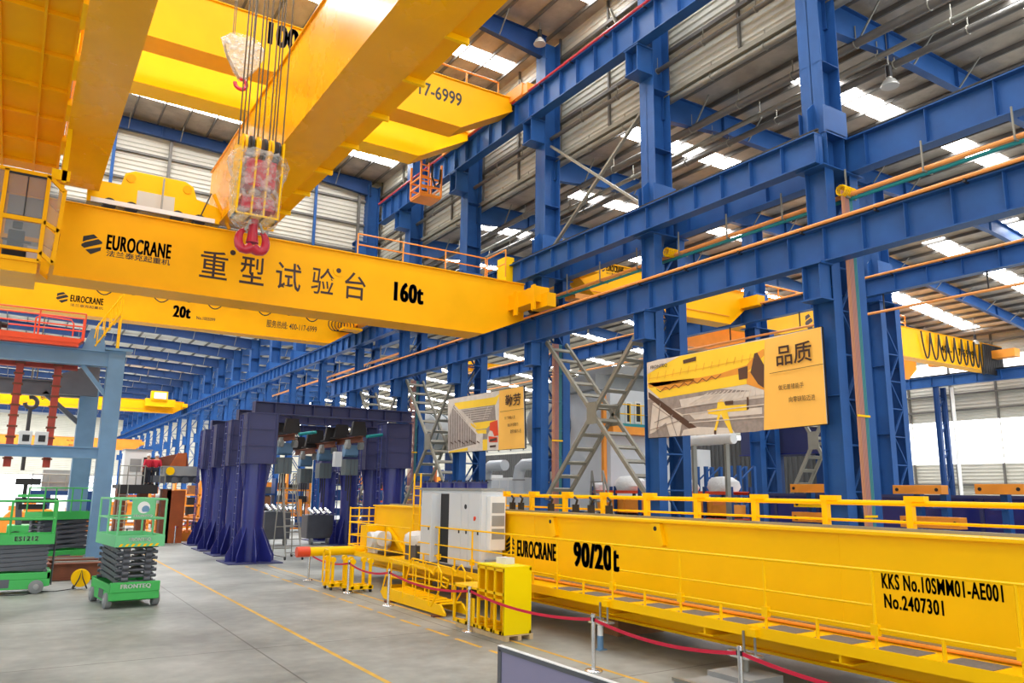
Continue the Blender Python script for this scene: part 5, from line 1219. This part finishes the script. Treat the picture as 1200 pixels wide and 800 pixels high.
scissor_lift('darker green scissor lift parked behind the one at the left edge', 'green', (1.05, 37.2, 0), R(-60), 2.3, 1.15, '', '', 1.9, 1.1)
# rusty frame on the floor, reel, cable
e = thing('steel_grillage', 'rusty brown steel beam frame on the floor around the slate-blue posts', 'frame', (2.6, 33.5, 0))
for p, q in (((1.3, 31.6, .3), (3.6, 31.6, .3)), ((1.3, 33.2, .3), (3.3, 33.2, .3)), ((1.3, 34.6, .3), (2.7, 34.6, .3))): G().ibeam(p, q, .3, .56, .04, .03).build('cross_beam', 'rust', e)
for x in (1.4, 3.55): G().ibeam((x, 31.6, .3), (x, 35.0, .3), .25, .5, .04, .03).build('side_beam', 'rust', e)
G().box(1.6, 31.75, .56, 3.3, 31.9, .62).build('steel_bar', 'steel', e); G().box(1.4, 33.3, .56, 3.0, 33.45, .62).build('steel_bar', 'steel', e)
P = at(93, 690, Z=0); x, y = P.x, P.y
e = thing('cable_reel', 'yellow cable reel standing on the floor before the rusty frame', 'cable reel', (x, y, 0))
for s in (-.1, .1): G().lathe((x, y + s, .34), [(.26, 0), (.27, .01), (.27, .03), (.05, .03)], 24, (0, 1, 0)).build('flange', 'lemon', e, smooth=True)
G().cyl((x, y - .08, .34), (x, y + .1, .34), .18, 18).build('cable_coil', 'cable', e, smooth=True); g = G()
for s in (-.16, .18): g.tube([(x - .2, y + s, .02), (x - .05, y + s, .34), (x, y + s, .6), (x + .05, y + s, .34), (x + .2, y + s, .02)], .018, 6)
g.build('stand', 'dark', e)
g = G(); g.tube([(x - .1, y - .1, .04), (x - .7, y - .4, .012), (x - 1.1, y - .2, .012), (x - 1.5, y - .9, .012), (x - 2.2, y - .8, .012)], .012, 6); tag(g.build('power_cable', 'cable', o=(x - 1, y - .5, 0)), 'thin black cable trailing on the floor from the yellow reel', 'cable', None, 'thing')
# ================================================================ MILL STAND WITH TWO WORKERS
YM = 50.0
m_ = lambda px, py, y=YM: at(px, py, Y=y)
zd = m_(176, 568).z
e = thing('mill_stand', 'rust-brown rolling mill stand on legs with a railed deck beyond the portal', 'machine', (7.5, YM, 0))
x0, x1 = m_(136, 575).x, m_(182, 575).x; xb = m_(232, 570).x
G().box(x0, YM - .8, zd - .22, x1, YM + 2.2, zd).box(x0, YM - .8, zd - .5, x1, YM - .6, zd - .22).build('deck', 'dark', e)
for px in (142, 168, 195): x = m_(px, 575).x; G().box(x - .25, YM - .3, 0, x + .25, YM + .6, zd - .22).build('leg', 'rust', e)
x = m_(206, 575).x; G().box(x - .5, YM - .3, 0, x + .5, YM + .8, zd - .3).build('orange_leg', 'rustor', e)
a, c = m_(188, 557), m_(232, 547); G().box(a.x, YM - .7, a.z, c.x, YM - .2, c.z).build('side_beam', 'grey', e)
p_ = Vector((m_(197, 552).x, YM - .72, m_(197, 552).z)); G().cyl(p_, p_ + Vector((0, -.06, 0)), .24, 18).build('yellow_cap', 'lemon', e)
a, c = m_(178, 564), m_(232, 558); g = G(); g.box(a.x, YM - .5, a.z - .05, c.x, YM + 1.2, c.z)
for k in range(5): g.cyl((a.x + .5 + .6 * k, YM - .75, a.z + .1), (a.x + .5 + .6 * k, YM - .4, a.z + .1), .2, 12)
g.build('cradle', 'greydk', e)
a = m_(179, 546); b_ = m_(200, 533); c = m_(219, 530); d = m_(221, 546)
G().prism([(a.x, YM, a.z), (d.x, YM, d.z), (c.x, YM, c.z), (b_.x, YM, b_.z), (a.x, YM, a.z + .4)], (0, 1.4, 0)).build('roll_housing', 'rust', e)
a, c = m_(201, 546, YM - .1), m_(219, 531, YM - .1); G().prism([(a.x - .1, YM - .15, a.z), (c.x, YM - .15, a.z), (c.x, YM - .15, c.z), (a.x + .3, YM - .15, c.z)], (0, .2, 0)).build('rust_cover', 'rustor', e)
g = G(); handrail(g, [(x0, YM - .75, zd), (m_(166, 570).x, YM - .75, zd)], 1.05, .03, .45); handrail(g, [(m_(184, 570).x, YM - .75, zd), (m_(190, 570).x, YM - .75, zd)], 1.05, .03, .3); g.build('handrail', 'steel', e)
g = G()
for k in range(9): g.box(x0 + .1 + 4.0 * 0, YM - .9, .3 + .3 * k, x0 + .5, YM - .75, .34 + .3 * k)
for dx in (.08, .5): g.bar((x0 + dx, YM - .85, 0), (x0 + dx, YM - .85, zd), .05)
g.build('ladder', 'steel', e)
a, c = m_(143, 567, 50.9), m_(178, 528, 50.9)
e = thing('site_cabin', 'white site cabin with dark doorway behind the two red-clad workers', 'cabin', (a.x, 51, zd))
G().box(a.x, 50.9, zd, c.x, 52.1, c.z).build('wall_shell', 'white', e); G().box(a.x - .05, 50.8, c.z, c.x + .05, 52.15, c.z + .06).build('roof_edge', 'grey', e)
xm_ = m_(165, 550, 50.9).x; G().box(xm_ + .1, 50.88, zd, xm_ + .75, 50.9, zd + 1.6).build('doorway', 'cabdk', e); G().box(a.x + .3, 50.87, zd + .75, a.x + .9, 50.9, zd + 1.5).build('window', 'grey', e)

def skinbody(name, m, parent, pts, edges, rad, root=0, sub=2):
    me = bpy.data.meshes.new(name); org = ORG[parent.name]; me.from_pydata([Vector(p) - org for p in pts], edges, [])
    ob = bpy.data.objects.new(name, me); COL.objects.link(ob); ob.modifiers.new('s', 'SKIN')
    sv = me.attributes.get('skin_vertex') or None
    if not me.skin_vertices: ob.data.update()
    for v, r_ in zip(me.skin_vertices[0].data, rad): v.radius = (r_, r_)
    for i, v in enumerate(me.skin_vertices[0].data): v.use_root = i == root
    sb = ob.modifiers.new('d', 'SUBSURF'); sb.levels = sb.render_levels = sub
    dg = bpy.context.evaluated_depsgraph_get(); m2 = bpy.data.meshes.new_from_object(ob.evaluated_get(dg)); bpy.data.objects.remove(ob)
    m2.name = name; m2.materials.clear(); m2.materials.append(M[m]); m2.polygons.foreach_set('use_smooth', [True] * len(m2.polygons))
    o = bpy.data.objects.new(name, m2); COL.objects.link(o); o.parent = parent; ORG[o.name] = org; return o

def person(x, y, z, lb, yaw=0.0, armb=.3):
    """Standing adult facing +Y turned by yaw; body in one surface, clothes as children."""
    e = thing('person', lb, 'person', (x, y, z)); c, s = math.cos(yaw), math.sin(yaw)
    def q(a, b, h): return (x + a * c - b * s, y + a * s + b * c, z + h)
    pts = [q(0, 0, .94), q(0, 0, 1.15), q(0, .01, 1.38), q(0, .01, 1.5), q(0, .03, 1.58), q(0, .03, 1.68),
           q(.1, 0, .9), q(.11, .02, .5), q(.12, -.01, .1), q(.12, .12, .05), q(-.1, 0, .9), q(-.11, .02, .5), q(-.12, -.01, .1), q(-.12, .12, .05),
           q(.19, 0, 1.4), q(.25, -.02, 1.13), q(.24, armb * .5, .93), q(.23, armb * .55 + .05, .84), q(-.19, 0, 1.4), q(-.25, -.02, 1.13), q(-.24, armb * .3, .93), q(-.23, armb * .3 + .04, .84)]
    ed = [(0, 1), (1, 2), (2, 3), (3, 4), (4, 5), (0, 6), (6, 7), (7, 8), (8, 9), (0, 10), (10, 11), (11, 12), (12, 13), (2, 14), (14, 15), (15, 16), (16, 17), (2, 18), (18, 19), (19, 20), (20, 21)]
    rad = [.13, .125, .14, .06, .09, .085, .085, .06, .045, .045, .085, .06, .045, .045, .06, .045, .035, .035, .06, .045, .035, .035]
    skinbody('body', 'skin', e, pts, ed, rad)
    G().lathe(q(0, .03, 1.52), [(.05, 0), (.085, .05), (.098, .12), (.09, .2), (.05, .245)], 14).lathe(q(0, .13, 1.6), [(.012, 0), (.018, .02), (.008, .05)], 8).build('head', 'skin', e, smooth=True)
    j = [0, 1, 2, 14, 15, 16, 18, 19, 20]; skinbody('jacket', 'redcoat', e, [pts[i] for i in j], [(0, 1), (1, 2), (2, 3), (3, 4), (4, 5), (2, 6), (6, 7), (7, 8)], [.17, .16, .17, .085, .07, .055, .085, .07, .055])
    j = [0, 6, 7, 8, 10, 11, 12]; skinbody('trousers', 'trousers', e, [pts[i] for i in j], [(0, 1), (1, 2), (2, 3), (0, 4), (4, 5), (5, 6)], [.15, .105, .085, .075, .105, .085, .075])
    for s_ in (-1, 1): G().lathe(q(.12 * s_, .05, 0), [(.09, 0), (.09, .05), (.06, .1)], 10).build('boot', 'cabdk', e, smooth=True)
    G().lathe(q(0, .03, 1.66), [(.15, 0), (.15, .015), (.118, .02), (.115, .07), (.085, .12), (.02, .145)], 18).build('helmet', 'white', e, smooth=True)
    for s_ in (-1, 1):
        w = Vector(pts[17 if s_ > 0 else 21]); g = G()
        for k in range(4): t = w + Vector((0, 0, -.06)); g.tube([t + Vector((.018 * (k - 1.5), 0, .03)), t + Vector((.02 * (k - 1.5), .015, -.02)), t + Vector((.018 * (k - 1.5), .035, -.05 + .006 * abs(k - 1.5)))], .009, 6)
        g.tube([w + Vector((-.03 * s_, .01, -.02)), w + Vector((-.05 * s_, .03, -.05))], .01, 6); g.build('fingers', 'skin', e, smooth=True)
    return e
person(m_(171.5, 568, 49.7).x, 49.7, zd, 'person in red jacket and white helmet, standing nearer the cabin door', .4)
person(m_(181, 568, 49.9).x, 49.9, zd, 'person in red jacket and white helmet, standing beside the brown roll housing', -.3)

# orange machine parts behind the portal
def onfloor(px, py): return at(px, py, Z=0)
P = onfloor(207, 634); x, y = P.x, P.y
e = thing('machine_bed', 'orange machine base with slatted bottom beside the portal, behind red and white tape', 'machine', (x, y, 0))
G().box(x - 1.6, y, 0, x + 2.2, y + .3, .5).box(x - 1.6, y + 1.6, 0, x + 2.2, y + 1.9, .5).build('base_beam', 'orange', e)
for k in range(12): G().box(x - 1.5 + .3 * k, y - .05, .5, x - 1.38 + .3 * k, y + 1.9, .62).build('slat', 'orange', e)
g = G()
for px, pz in ((.6, 1.5), (1.5, 1.9), (2.1, 1.2)): g.tube([(x + px, y + .4, .6), (x + px, y + .4, pz), (x + px + .5, y + 1.2, pz)], .07, 8)
g.tube([(x + .2, y + .3, 1.35), (x + 2.3, y + .3, 1.2)], .09, 8); g.build('pipework', 'orange', e, smooth=True); G().cyl((x + 1.2, y + .6, .62), (x + 1.2, y + .6, 1.1), .35, 16).build('motor', 'dark', e, smooth=True)
P = at(191, 606, Y=y + .6); e = thing('guard_box', 'orange sheet box topped with white rollers beside the slatted machine base', 'box', (P.x, y + .6, 0)); a, c = at(183, 607, Y=y - .2), at(198, 590, Y=y - .2)
G().box(a.x, y - .2, .62, c.x, y + 1.0, c.z).build('sheet_box', 'orange', e, bevel=.03); G().box(a.x + .1, y - .1, c.z, c.x + .5, y + 1.6, c.z + .45).build('roller_bed', 'grey', e); g = G()
for k in range(6): g.cyl((a.x + .15 + .15 * k, y - .1, c.z + .5), (a.x + .15 + .15 * k, y + 1.5, c.z + .5), .07, 10)
g.build('white_roller', 'white', e, smooth=True)
q0 = None
for (px, py), lb in (((193, 630), 'short barrier post left of the orange slatted machine base'), ((204, 637), 'short barrier post nearest the navy columns'), ((223, 630), 'short barrier post touching the navy gusset')):
    P = onfloor(px, py)
    if q0 is None: q0 = thing('tape_post', lb, 'barrier post', P, 'tape posts'); G().lathe(P, [(.16, 0), (.16, .03), (.03, .05)], 18).build('base', 'steel', q0); G().cyl(P, P + Vector((0, 0, 1.0)), .035, 10).build('pole', 'chrome', q0, smooth=True)
    else: copy_tree(q0, P, label=lb)
a, b_, c = onfloor(193, 630), onfloor(204, 637), onfloor(223, 630); z_ = Vector((0, 0, .9))
tag(G().bar(a + z_, b_ + z_, .01, .08).bar(b_ + z_, c + z_, .01, .08).build('barrier_tape', 'belt', o=b_), 'red tape strung before the orange slatted machine base', 'tape', None, 'thing')
# background left: boom lift, orange castings, bags, raised platform
P = onfloor(38, 640); x, y = P.x, P.y
e = thing('boom_lift', 'green and black boom lift with folded arms behind the leftmost scissor lift', 'lift', (x, y, 0))
z = at(38, 588, Y=y).z; xl, xr_ = at(12, 588, Y=y).x, at(68, 588, Y=y).x
G().box(xl, y, .4, xr_ - .8, y + 1.6, 1.1).build('chassis', 'green', e, bevel=.05); G().box(xl + .2, y, z - .05, xr_, y + .3, z + .22).box(xl + .4, y + .3, z - .4, xr_ - .5, y + .6, z - .12).build('boom_arm', 'cabdk', e); G().box(xl + .3, y - .05, z + .25, xr_ - .6, y + .4, z + .4).build('green_arm', 'green', e)
G().bar((xl + .5, y + .5, 1.1), (xl + .4, y + .5, z), .3).build('mast', 'greydk', e)
for dx in (.4, 1.6): G().cyl((xl + dx, y - .1, .4), (xl + dx, y + .2, .4), .4, 16).build('wheel', 'cabdk', e, smooth=True)
P = at(30, 568, Y=y + 2); G().box(P.x - .5, y + 1.4, z + .9, P.x + .7, y + 1.9, z + 1.25).bar((P.x, y + 1.6, z + .2), (P.x, y + 1.6, z + 1.0), .2).build('control_head', 'dark', e)
for k, (px, py, w, h) in enumerate(((26, 616, 1.2, 1.1), (45, 614, 1.3, 1.2), (66, 622, .9, .8), (88, 612, .9, 1.0))):
    P = at(px, py, Y=y + 8 + k); x_, y_ = P.x, y + 8 + k
    e2 = thing('machine_casting', 'orange machine casting on the floor behind the lifts, %s from the left edge' % ['first', 'second', 'third', 'fourth'][k], 'casting', (x_, y_, 0), 'orange castings')
    G().prism([(x_ - w, y_, 0), (x_ + w, y_, 0), (x_ + w, y_, h * .7), (x_ + w * .5, y_, h * 1.4), (x_ - w * .6, y_, h * 1.5), (x_ - w, y_, h)], (0, 1.2, 0)).build('casting_body', 'orange', e2, bevel=.06); G().cyl((x_ + .2, y_ - .15, h * .8), (x_ + .2, y_, h * .8), .3, 16).build('bore', 'dark', e2)
    G().box(x_ - w * .7, y_ + .2, h * 1.5, x_ - w * .2, y_ + .8, h * 1.75).build('flange', 'orange', e2)
P = at(80, 575, Y=62); x = P.x; z = P.z
e = thing('raised_platform', 'blue-legged raised platform with grey boxes behind the slate-blue posts', 'platform', (x, 62, 0))
G().box(x - 2.2, 62, z - .3, x + 1.8, 64, z).build('deck', 'bluedk', e)
for dx in (-1.2, .4, 1.4): G().box(x + dx - .2, 62, 0, x + dx + .2, 62.4, z - .3).build('leg', 'bluedk', e)
G().box(x - 1.6, 62.3, z, x + .9, 63.5, z + 1.4).build('grey_box', 'grey', e); g = G(); handrail(g, [(x - 2.2, 62, z), (x + 1.8, 62, z)], 1.1, .04, 1); g.build('handrail', 'steel', e)
for k, (px, w, h, mm) in enumerate(((148, 1.6, 1.9, 'orange'), (160, 1.4, 2.4, 'rustor'), (218, 1.4, 2.2, 'orange'), (180, 1.2, 1.6, 'orange'), (130, 1.3, 1.6, 'orange'))):
    P = at(px, 590, Y=66 + 2 * k); x_, y_ = P.x, 66 + 2 * k
    e2 = thing('storage_rack', 'orange parts rack deep in the hall under the mill deck', 'rack', (x_, y_, 0), 'deep orange racks')
    for dx in (-w, w): G().box(x_ + dx - .08, y_, 0, x_ + dx + .08, y_ + 1, h + .8).build('upright', mm, e2)
    for z in (.3, 1.1, h): G().box(x_ - w, y_, z, x_ + w, y_ + 1, z + .14).build('shelf', mm, e2)
    for j in range(3): G().box(x_ - w + .3 + .7 * j, y_ + .1, 1.24, x_ - w + .8 + .7 * j, y_ + .7, 1.7 + .1 * j).build('part_bin', 'grey' if j == 1 else 'orange', e2)

for k, (x_, y_, h, mm) in enumerate(((14.5, 57, 3.4, 'bluedk'), (18.0, 60, 3.8, 'orange'), (22.5, 57, 4.4, 'bluedk'), (26.0, 62, 4.0, 'redor'), (12.5, 64, 3.2, 'orange'), (30.5, 66, 4.6, 'bluedk'), (35.0, 72, 5.0, 'rustor'), (40.0, 80, 5.0, 'bluedk'))):
    e2 = thing('storage_rack', 'loaded storage rack glimpsed between the navy portal columns', 'rack', (x_, y_, 0), 'racks behind the portal')
    for dx in (-1.8, 0, 1.8): G().box(x_ + dx - .07, y_, 0, x_ + dx + .07, y_ + 1, h + .5).build('upright', mm, e2)
    for j in range(4): G().box(x_ - 1.8, y_, .15 + h * j / 4, x_ + 1.8, y_ + 1, .27 + h * j / 4).build('shelf', mm, e2)
    rnd = random.Random(k)
    for j in range(4):
        for i in range(4): a_ = x_ - 1.7 + .88 * i; G().box(a_, y_ + .1, .27 + h * j / 4, a_ + rnd.uniform(.45, .8), y_ + .8, .27 + h * j / 4 + rnd.uniform(.35, .7)).build('stored_box', rnd.choice(['greydk', 'grey', 'orange', 'bluedk', 'pallet', 'dark']), e2)

# ================================================================ STORAGE BEHIND THE FLOOR GIRDER
e = thing('steel_section', 'long navy steel box section lying behind the orange beams at the right', 'steel section', (27, 14, 0))
G().box(25.6, 7, .15, 28, 21, 3.15).build('box_shell', 'navy', e); g = G()
for k in range(8): g.box(25.55, 7 + 1.95 * k, .15, 25.6, 7.12 + 1.95 * k, 3.2)
g.box(25.5, 7, 3.15, 28.1, 21, 3.25); g.build('edge_ribs', 'navydk', e)
for k in range(3): G().box(25.6, 9 + 4 * k, 0, 28, 9.3 + 4 * k, .15).build('timber_skid', 'pallet', e)
def px_beam(x0, x1, yc, X, h, lb, m='orange', nm='steel_beam', w=.4):
    a, c = at(x0, yc, X=X), at(x1, yc, X=X); z = (a.z + c.z) / 2; e = thing(nm, lb, 'beam', (X, (a.y + c.y) / 2, z))
    G().box(X, c.y, z - h / 2, X + w, a.y, z + h / 2).build('box_beam', m, e, bevel=.01); g = G()
    for y in (c.y + .15, a.y - .15): g.cyl((X - .02, y, z), (X, y, z), .055, 12)
    g.build('end_pin', 'dark', e); G().box(X - .01, c.y + .4, z - .02, X, a.y - .4, z + .02).build('edge_strip', m, e)
    return e
px_beam(926, 975, 572, 24.3, .3, 'orange beam on top of the rack behind the nearest blue column'); px_beam(1046, 1103, 573.5, 24.3, .28, 'orange beam on the rack arms right of the cable column'); px_beam(1142, 1200, 573, 24.3, .3, 'orange beam on the rack at the right edge')
px_beam(930, 975, 591, 24.0, .2, 'yellow-green bar on the lower arm of the rack', 'lemon'); px_beam(928, 978, 606, 24.0, .34, 'orange beam low on the rack behind the nearest blue column'); px_beam(1055, 1125, 612, 23.6, .34, 'orange beam lying low right of the cable column')
for px, lb in ((945, 'first'), (970, 'second'), (1072, 'third'), (1103, 'fourth'), (1174, 'fifth')):
    P = at(px, 590, X=24.6); y = P.y; e = thing('cantilever_rack', 'blue cantilever rack post behind the floor girder, %s from the banner side' % lb, 'rack', (24.6, y, 0), 'blue cantilever posts')
    G().box(24.75, y - .1, 0, 25.0, y + .1, 3.45).build('upright', 'blue', e)
    for z in (1.9, 2.45, 2.98): G().box(24.0, y - .06, z - .14, 24.75, y + .06, z - .02).build('arm', 'blue', e)
    G().box(24.0, y - .12, 0, 25.1, y + .12, .12).build('foot', 'blue', e)
# red pallet racking with orange goods
XR_ = 27.0
def rack(pxa, pxb, lb, seed, XR_):
    ya, yb_ = at(pxb, 600, X=XR_).y, at(pxa, 600, X=XR_).y; e = thing('pallet_rack', lb, 'rack', (XR_, (ya + yb_) / 2, 0)); rnd = random.Random(seed)
    for z in (1.0, 2.15, 3.3):
        for x in (XR_, XR_ + 1.2): G().box(x - .04, ya, z - .14, x + .04, yb_, z).build('shelf_beam', 'redor', e)
        G().box(XR_, ya, z - .04, XR_ + 1.2, yb_, z).build('shelf_deck', 'redor', e)
    for y in (ya, (ya + yb_) / 2, yb_):
        for x in (XR_, XR_ + 1.2): G().box(x - .06, y - .06, 0, x + .06, y + .06, 3.5).build('upright', 'bluedk', e)
    n_ = max(3, int((yb_ - ya) / 1.3)); k = 0
    for z in (1.0, 2.15, 0.0):
        for i in range(n_):
            y = ya + .2 + (yb_ - ya - .2) * i / n_; h = rnd.uniform(.45, .75)
            c = thing('goods_bin', 'orange steel bin on the red racking, one of its rows', 'bin', (XR_ + .5, y + .5, z), 'orange bins on the red racks')
            G().box(XR_ + .1, y, z + .1, XR_ + 1.1, y + 1.05, z + .1 + h).build('bin_body', 'orange', c, bevel=.03); G().box(XR_ + .15, y + .1, z, XR_ + 1.0, y + .2, z + .1).box(XR_ + .15, y + .8, z, XR_ + 1.0, y + .9, z + .1).build('skid', 'dark', c)
    return ya, yb_
r1 = rack(797, 858, 'red-beamed pallet racking right of the column beside the wide banner', 2, 26.2); r2 = rack(695, 750, 'red-beamed pallet racking left of that column, behind the grey cross brace', 3, 25.0)
for (px, py, s, lb) in ((847, 564, .6, 'white wrapped bundle on top of the right red rack'), (804, 566, .5, 'pale wrapped box on the right red rack, nearest the blue column'), (738, 566, .65, 'white wrapped bundle on top of the left red rack'), (702, 568, .4, 'small white bundle at the far end of the left red rack')):
    P = at(px, py, X=26.7 if px > 780 else 25.5); g = G(); rnd = random.Random(px); o_ = []
    for i in range(5):
        for j in range(14): t = 2 * math.pi * j / 14; k = 1 + rnd.uniform(-.1, .12); r_ = s * [1, 1.12, 1.05, .75, .05][i]; g.v.append(Vector((P.x + .8 * r_ * k * math.cos(t), P.y + 1.2 * r_ * k * math.sin(t), 3.3 + [0, .25, .55, .78, .84][i] * s * 1.3)))
    for i in range(4):
        for j in range(14): g.f.append([i * 14 + j, i * 14 + (j + 1) % 14, (i + 1) * 14 + (j + 1) % 14, (i + 1) * 14 + j])
    tag(g.build('wrapped_bundle', 'wrap', o=(P.x, P.y, 3.3), smooth=True), lb, 'bundle', None, 'thing')
for k, px in enumerate((818, 828, 857, 867)):
    P = at(px, 570, X=28.6); y = P.y; e = thing('frame_rack', 'blue braced frame standing behind the red racking, %s from the left' % ['first', 'second', 'third', 'fourth'][k], 'rack', (28.6, y, 0), 'blue braced frames')
    for x in (28.6, 29.6): G().box(x - .08, y - .08, 0, x + .08, y + .08, 4.5).build('upright', 'blue', e)
    g = G()
    for j in range(6): g.bar((28.6, y, .3 + .7 * j), (29.6, y, 1.0 + .7 * j) if j % 2 else (29.6, y, .3 + .7 * j), .06)
    g.build('lacing', 'blue', e)
# booth, drums, cabinets, ducts and the big navy girder in the aisle
Yq = 31.5; a, c = at(716, 560, Y=Yq), at(768, 425, Y=Yq)
e = thing('machine_booth', 'large grey machine booth with two tall white-framed windows and yellow rail', 'booth', (a.x, Yq, 0))
G().box(a.x, Yq, 2.2, c.x + 1.5, Yq + 4, at(716, 455, Y=Yq).z).build('lower_body', 'cab', e); G().box(a.x - .5, Yq + .6, at(716, 455, Y=Yq).z, c.x + 1.5, Yq + 5, 9.4).build('upper_body', 'grey', e); G().box(a.x + .2, Yq - .3, 9.4, c.x + 1.2, Yq + 3, 9.8).build('roof_duct', 'grey', e)
for px in (736, 747):
    p0, p1 = at(px - 3.5, 496, Y=Yq), at(px + 3.5, 471, Y=Yq); f = G().box(p0.x, Yq - .06, p0.z, p1.x, Yq, p1.z).build('window_frame', 'white', e); G().box(p0.x + .1, Yq - .08, p0.z + .1, p1.x - .1, Yq - .06, p1.z - .1).build('dark_pane', 'cabdk', f)
zf = at(720, 497, Y=Yq).z; g = G(); handrail(g, [(a.x, Yq - .7, zf), (c.x + .5, Yq - .7, zf)], 1.0, .03, .8); g.build('gallery_rail', 'lemon', e); G().box(a.x - .5, Yq - .8, zf - .15, c.x + 1, Yq, zf).build('gallery_floor', 'teal', e); G().box(a.x - .5, Yq - .82, zf - .55, c.x + 1, Yq - .1, zf - .15).build('orange_band', 'orange', e)
for dx in (0, 2.0): G().box(a.x + dx, Yq + .2, 0, a.x + dx + .3, Yq + .5, 2.2).build('leg', 'dark', e)
G().box(a.x - .7, Yq - .3, 3.5, a.x - .5, Yq - .1, 8.2).build('orange_post', 'orange', e)
for (px, py, r_, L_, lb) in ((503, 505, 1.3, 3.5, 'round grey drum seen through the cross brace left of the smaller banner'), (648, 500, 1.6, 4.0, 'round grey drum seen behind the cross brace between the banners')):
    P = at(px, py, X=26); e = thing('dust_drum', lb, 'tank', (26, P.y, 0)); G().lathe((26 - L_ * .2, P.y, P.z), [(r_ * .6, 0), (r_, .4), (r_, L_), (r_ * .5, L_ + .5)], 28, (1, .25, 0)).build('shell', 'grey', e, smooth=True)
    for k in (.6, 1.8, 3.0): G().ring((26 - L_ * .2 + k * .97, P.y + k * .24, P.z), r_ + .02, .06, (1, .25, 0), n=28).build('band', 'hoistgrey', e, smooth=True)
    for dx in (0, 2): G().box(26 + dx - .15, P.y + dx * .2 - .5, 0, 26 + dx + .15, P.y + dx * .2 + .5, P.z - r_ * .8).build('leg', 'bluedk', e)
for (px, lb) in ((570, 'bent grey duct below the smaller banner, on its left half'), (608, 'bent grey duct below the smaller banner, on its right half')):
    P = at(px, 540, X=23.0); y = P.y; e = thing('exhaust_duct', lb, 'duct', (23, y, 0)); G().tube([(23, y, 0), (23, y, 4.0), (23, y - .12, 4.4), (23, y - .5, 4.6), (23, y - 2.0, 4.6)], .3, 14).build('duct', 'cab', e, smooth=True); G().ring((23, y, 2.0), .31, .04, n=18).ring((23, y, 3.8), .31, .04, n=18).build('duct_flange', 'grey', e, smooth=True)
for (pxa, pxb, X, h, lb) in ((540, 570, 25.5, 4.2, 'tall pale panel cabinet behind the left duct'), (575, 606, 25.5, 4.0, 'tall pale panel cabinet between the two ducts'), (690, 760, 31.0, 3.8, 'low beige sheet enclosure behind the left red rack')):
    ya, yb_ = at(pxb, 590, X=X).y, at(pxa, 590, X=X).y; e = thing('panel_cabinet', lb, 'cabinet', (X, ya, 0)); G().box(X, ya, .1, X + 1.2, yb_, h).build('carcass', 'white', e, bevel=.02)
    for k in range(3): G().box(X - .02, ya + (yb_ - ya) * k / 3 + .06, .25, X, ya + (yb_ - ya) * (k + 1) / 3 - .06, h - .15).build('door', 'cab', e)
    G().box(X + .05, ya, 0, X + 1.15, yb_, .1).build('plinth', 'dark', e)
P = at(806, 560, X=32); e = thing('tool_cabinet', 'beige cabinet with two doors standing behind the red racking', 'cabinet', (32, P.y, 0)); y = P.y; G().box(32, y - .8, 0, 33, y + .9, 5.6).build('carcass', 'white', e); G().box(31.97, y - .75, 3.0, 32, y + .85, 5.5).box(31.97, y - .75, .2, 32, y + .85, 2.85).build('door', 'cab', e)
ya, yb_ = at(985, 515, X=36).y, at(868, 515, X=36).y; z0, z1 = at(900, 532, X=36).z, at(900, 500, X=36).z
e = thing('crane_girder', 'big navy box girder on trestles behind the wide banner', 'crane girder', (36.8, (ya + yb_) / 2, 0)); G().box(36, ya, z0, 37.8, yb_, z1).build('box_girder', 'navydk', e); G().box(35.8, ya, z0 - .06, 38, yb_, z0).box(35.8, ya, z1, 38, yb_, z1 + .06).build('flange_plate', 'navy', e)
for f in (.2, .8): y = ya + (yb_ - ya) * f; G().box(36.2, y - .4, 0, 37.6, y + .4, z0 - .06).build('trestle', 'bluedk', e)
a, c = at(805, 517, X=24.5), at(860, 515, X=24.5); e = thing('light_trough', 'pale curved trough under the lower edge of the wide banner', 'trough', a); G().cyl((24.5, c.y, a.z), (24.5, a.y, a.z), .22, 16).build('trough', 'white', e, smooth=True)
for y in (a.y - .4, c.y + .4): G().box(24.4, y - .06, 0, 24.6, y + .06, a.z - .2).build('stand_leg', 'steel', e)
for px, lb in ((640, 'thin grey loading frame standing behind the cable column'), (700, 'thin grey loading frame beside the booth')):
    P = at(px, 560, X=23.2); y = P.y; e = thing('work_stand', lb, 'frame', (23.2, y, 0)); g = G()
    for dy in (-.8, .8): g.tube([(23.2, y + dy, 0), (23.2, y + dy * .5, 4.2)], .05, 6); g.tube([(24.2, y + dy, 0), (23.2, y + dy * .5, 4.2)], .05, 6)
    g.build('side_tube', 'steel', e)
    for k in range(8): G().box(23.1, y - .7 + .04 * k, .5 + .45 * k, 23.3, y + .7 - .04 * k, .55 + .45 * k).build('rung', 'steel', e)
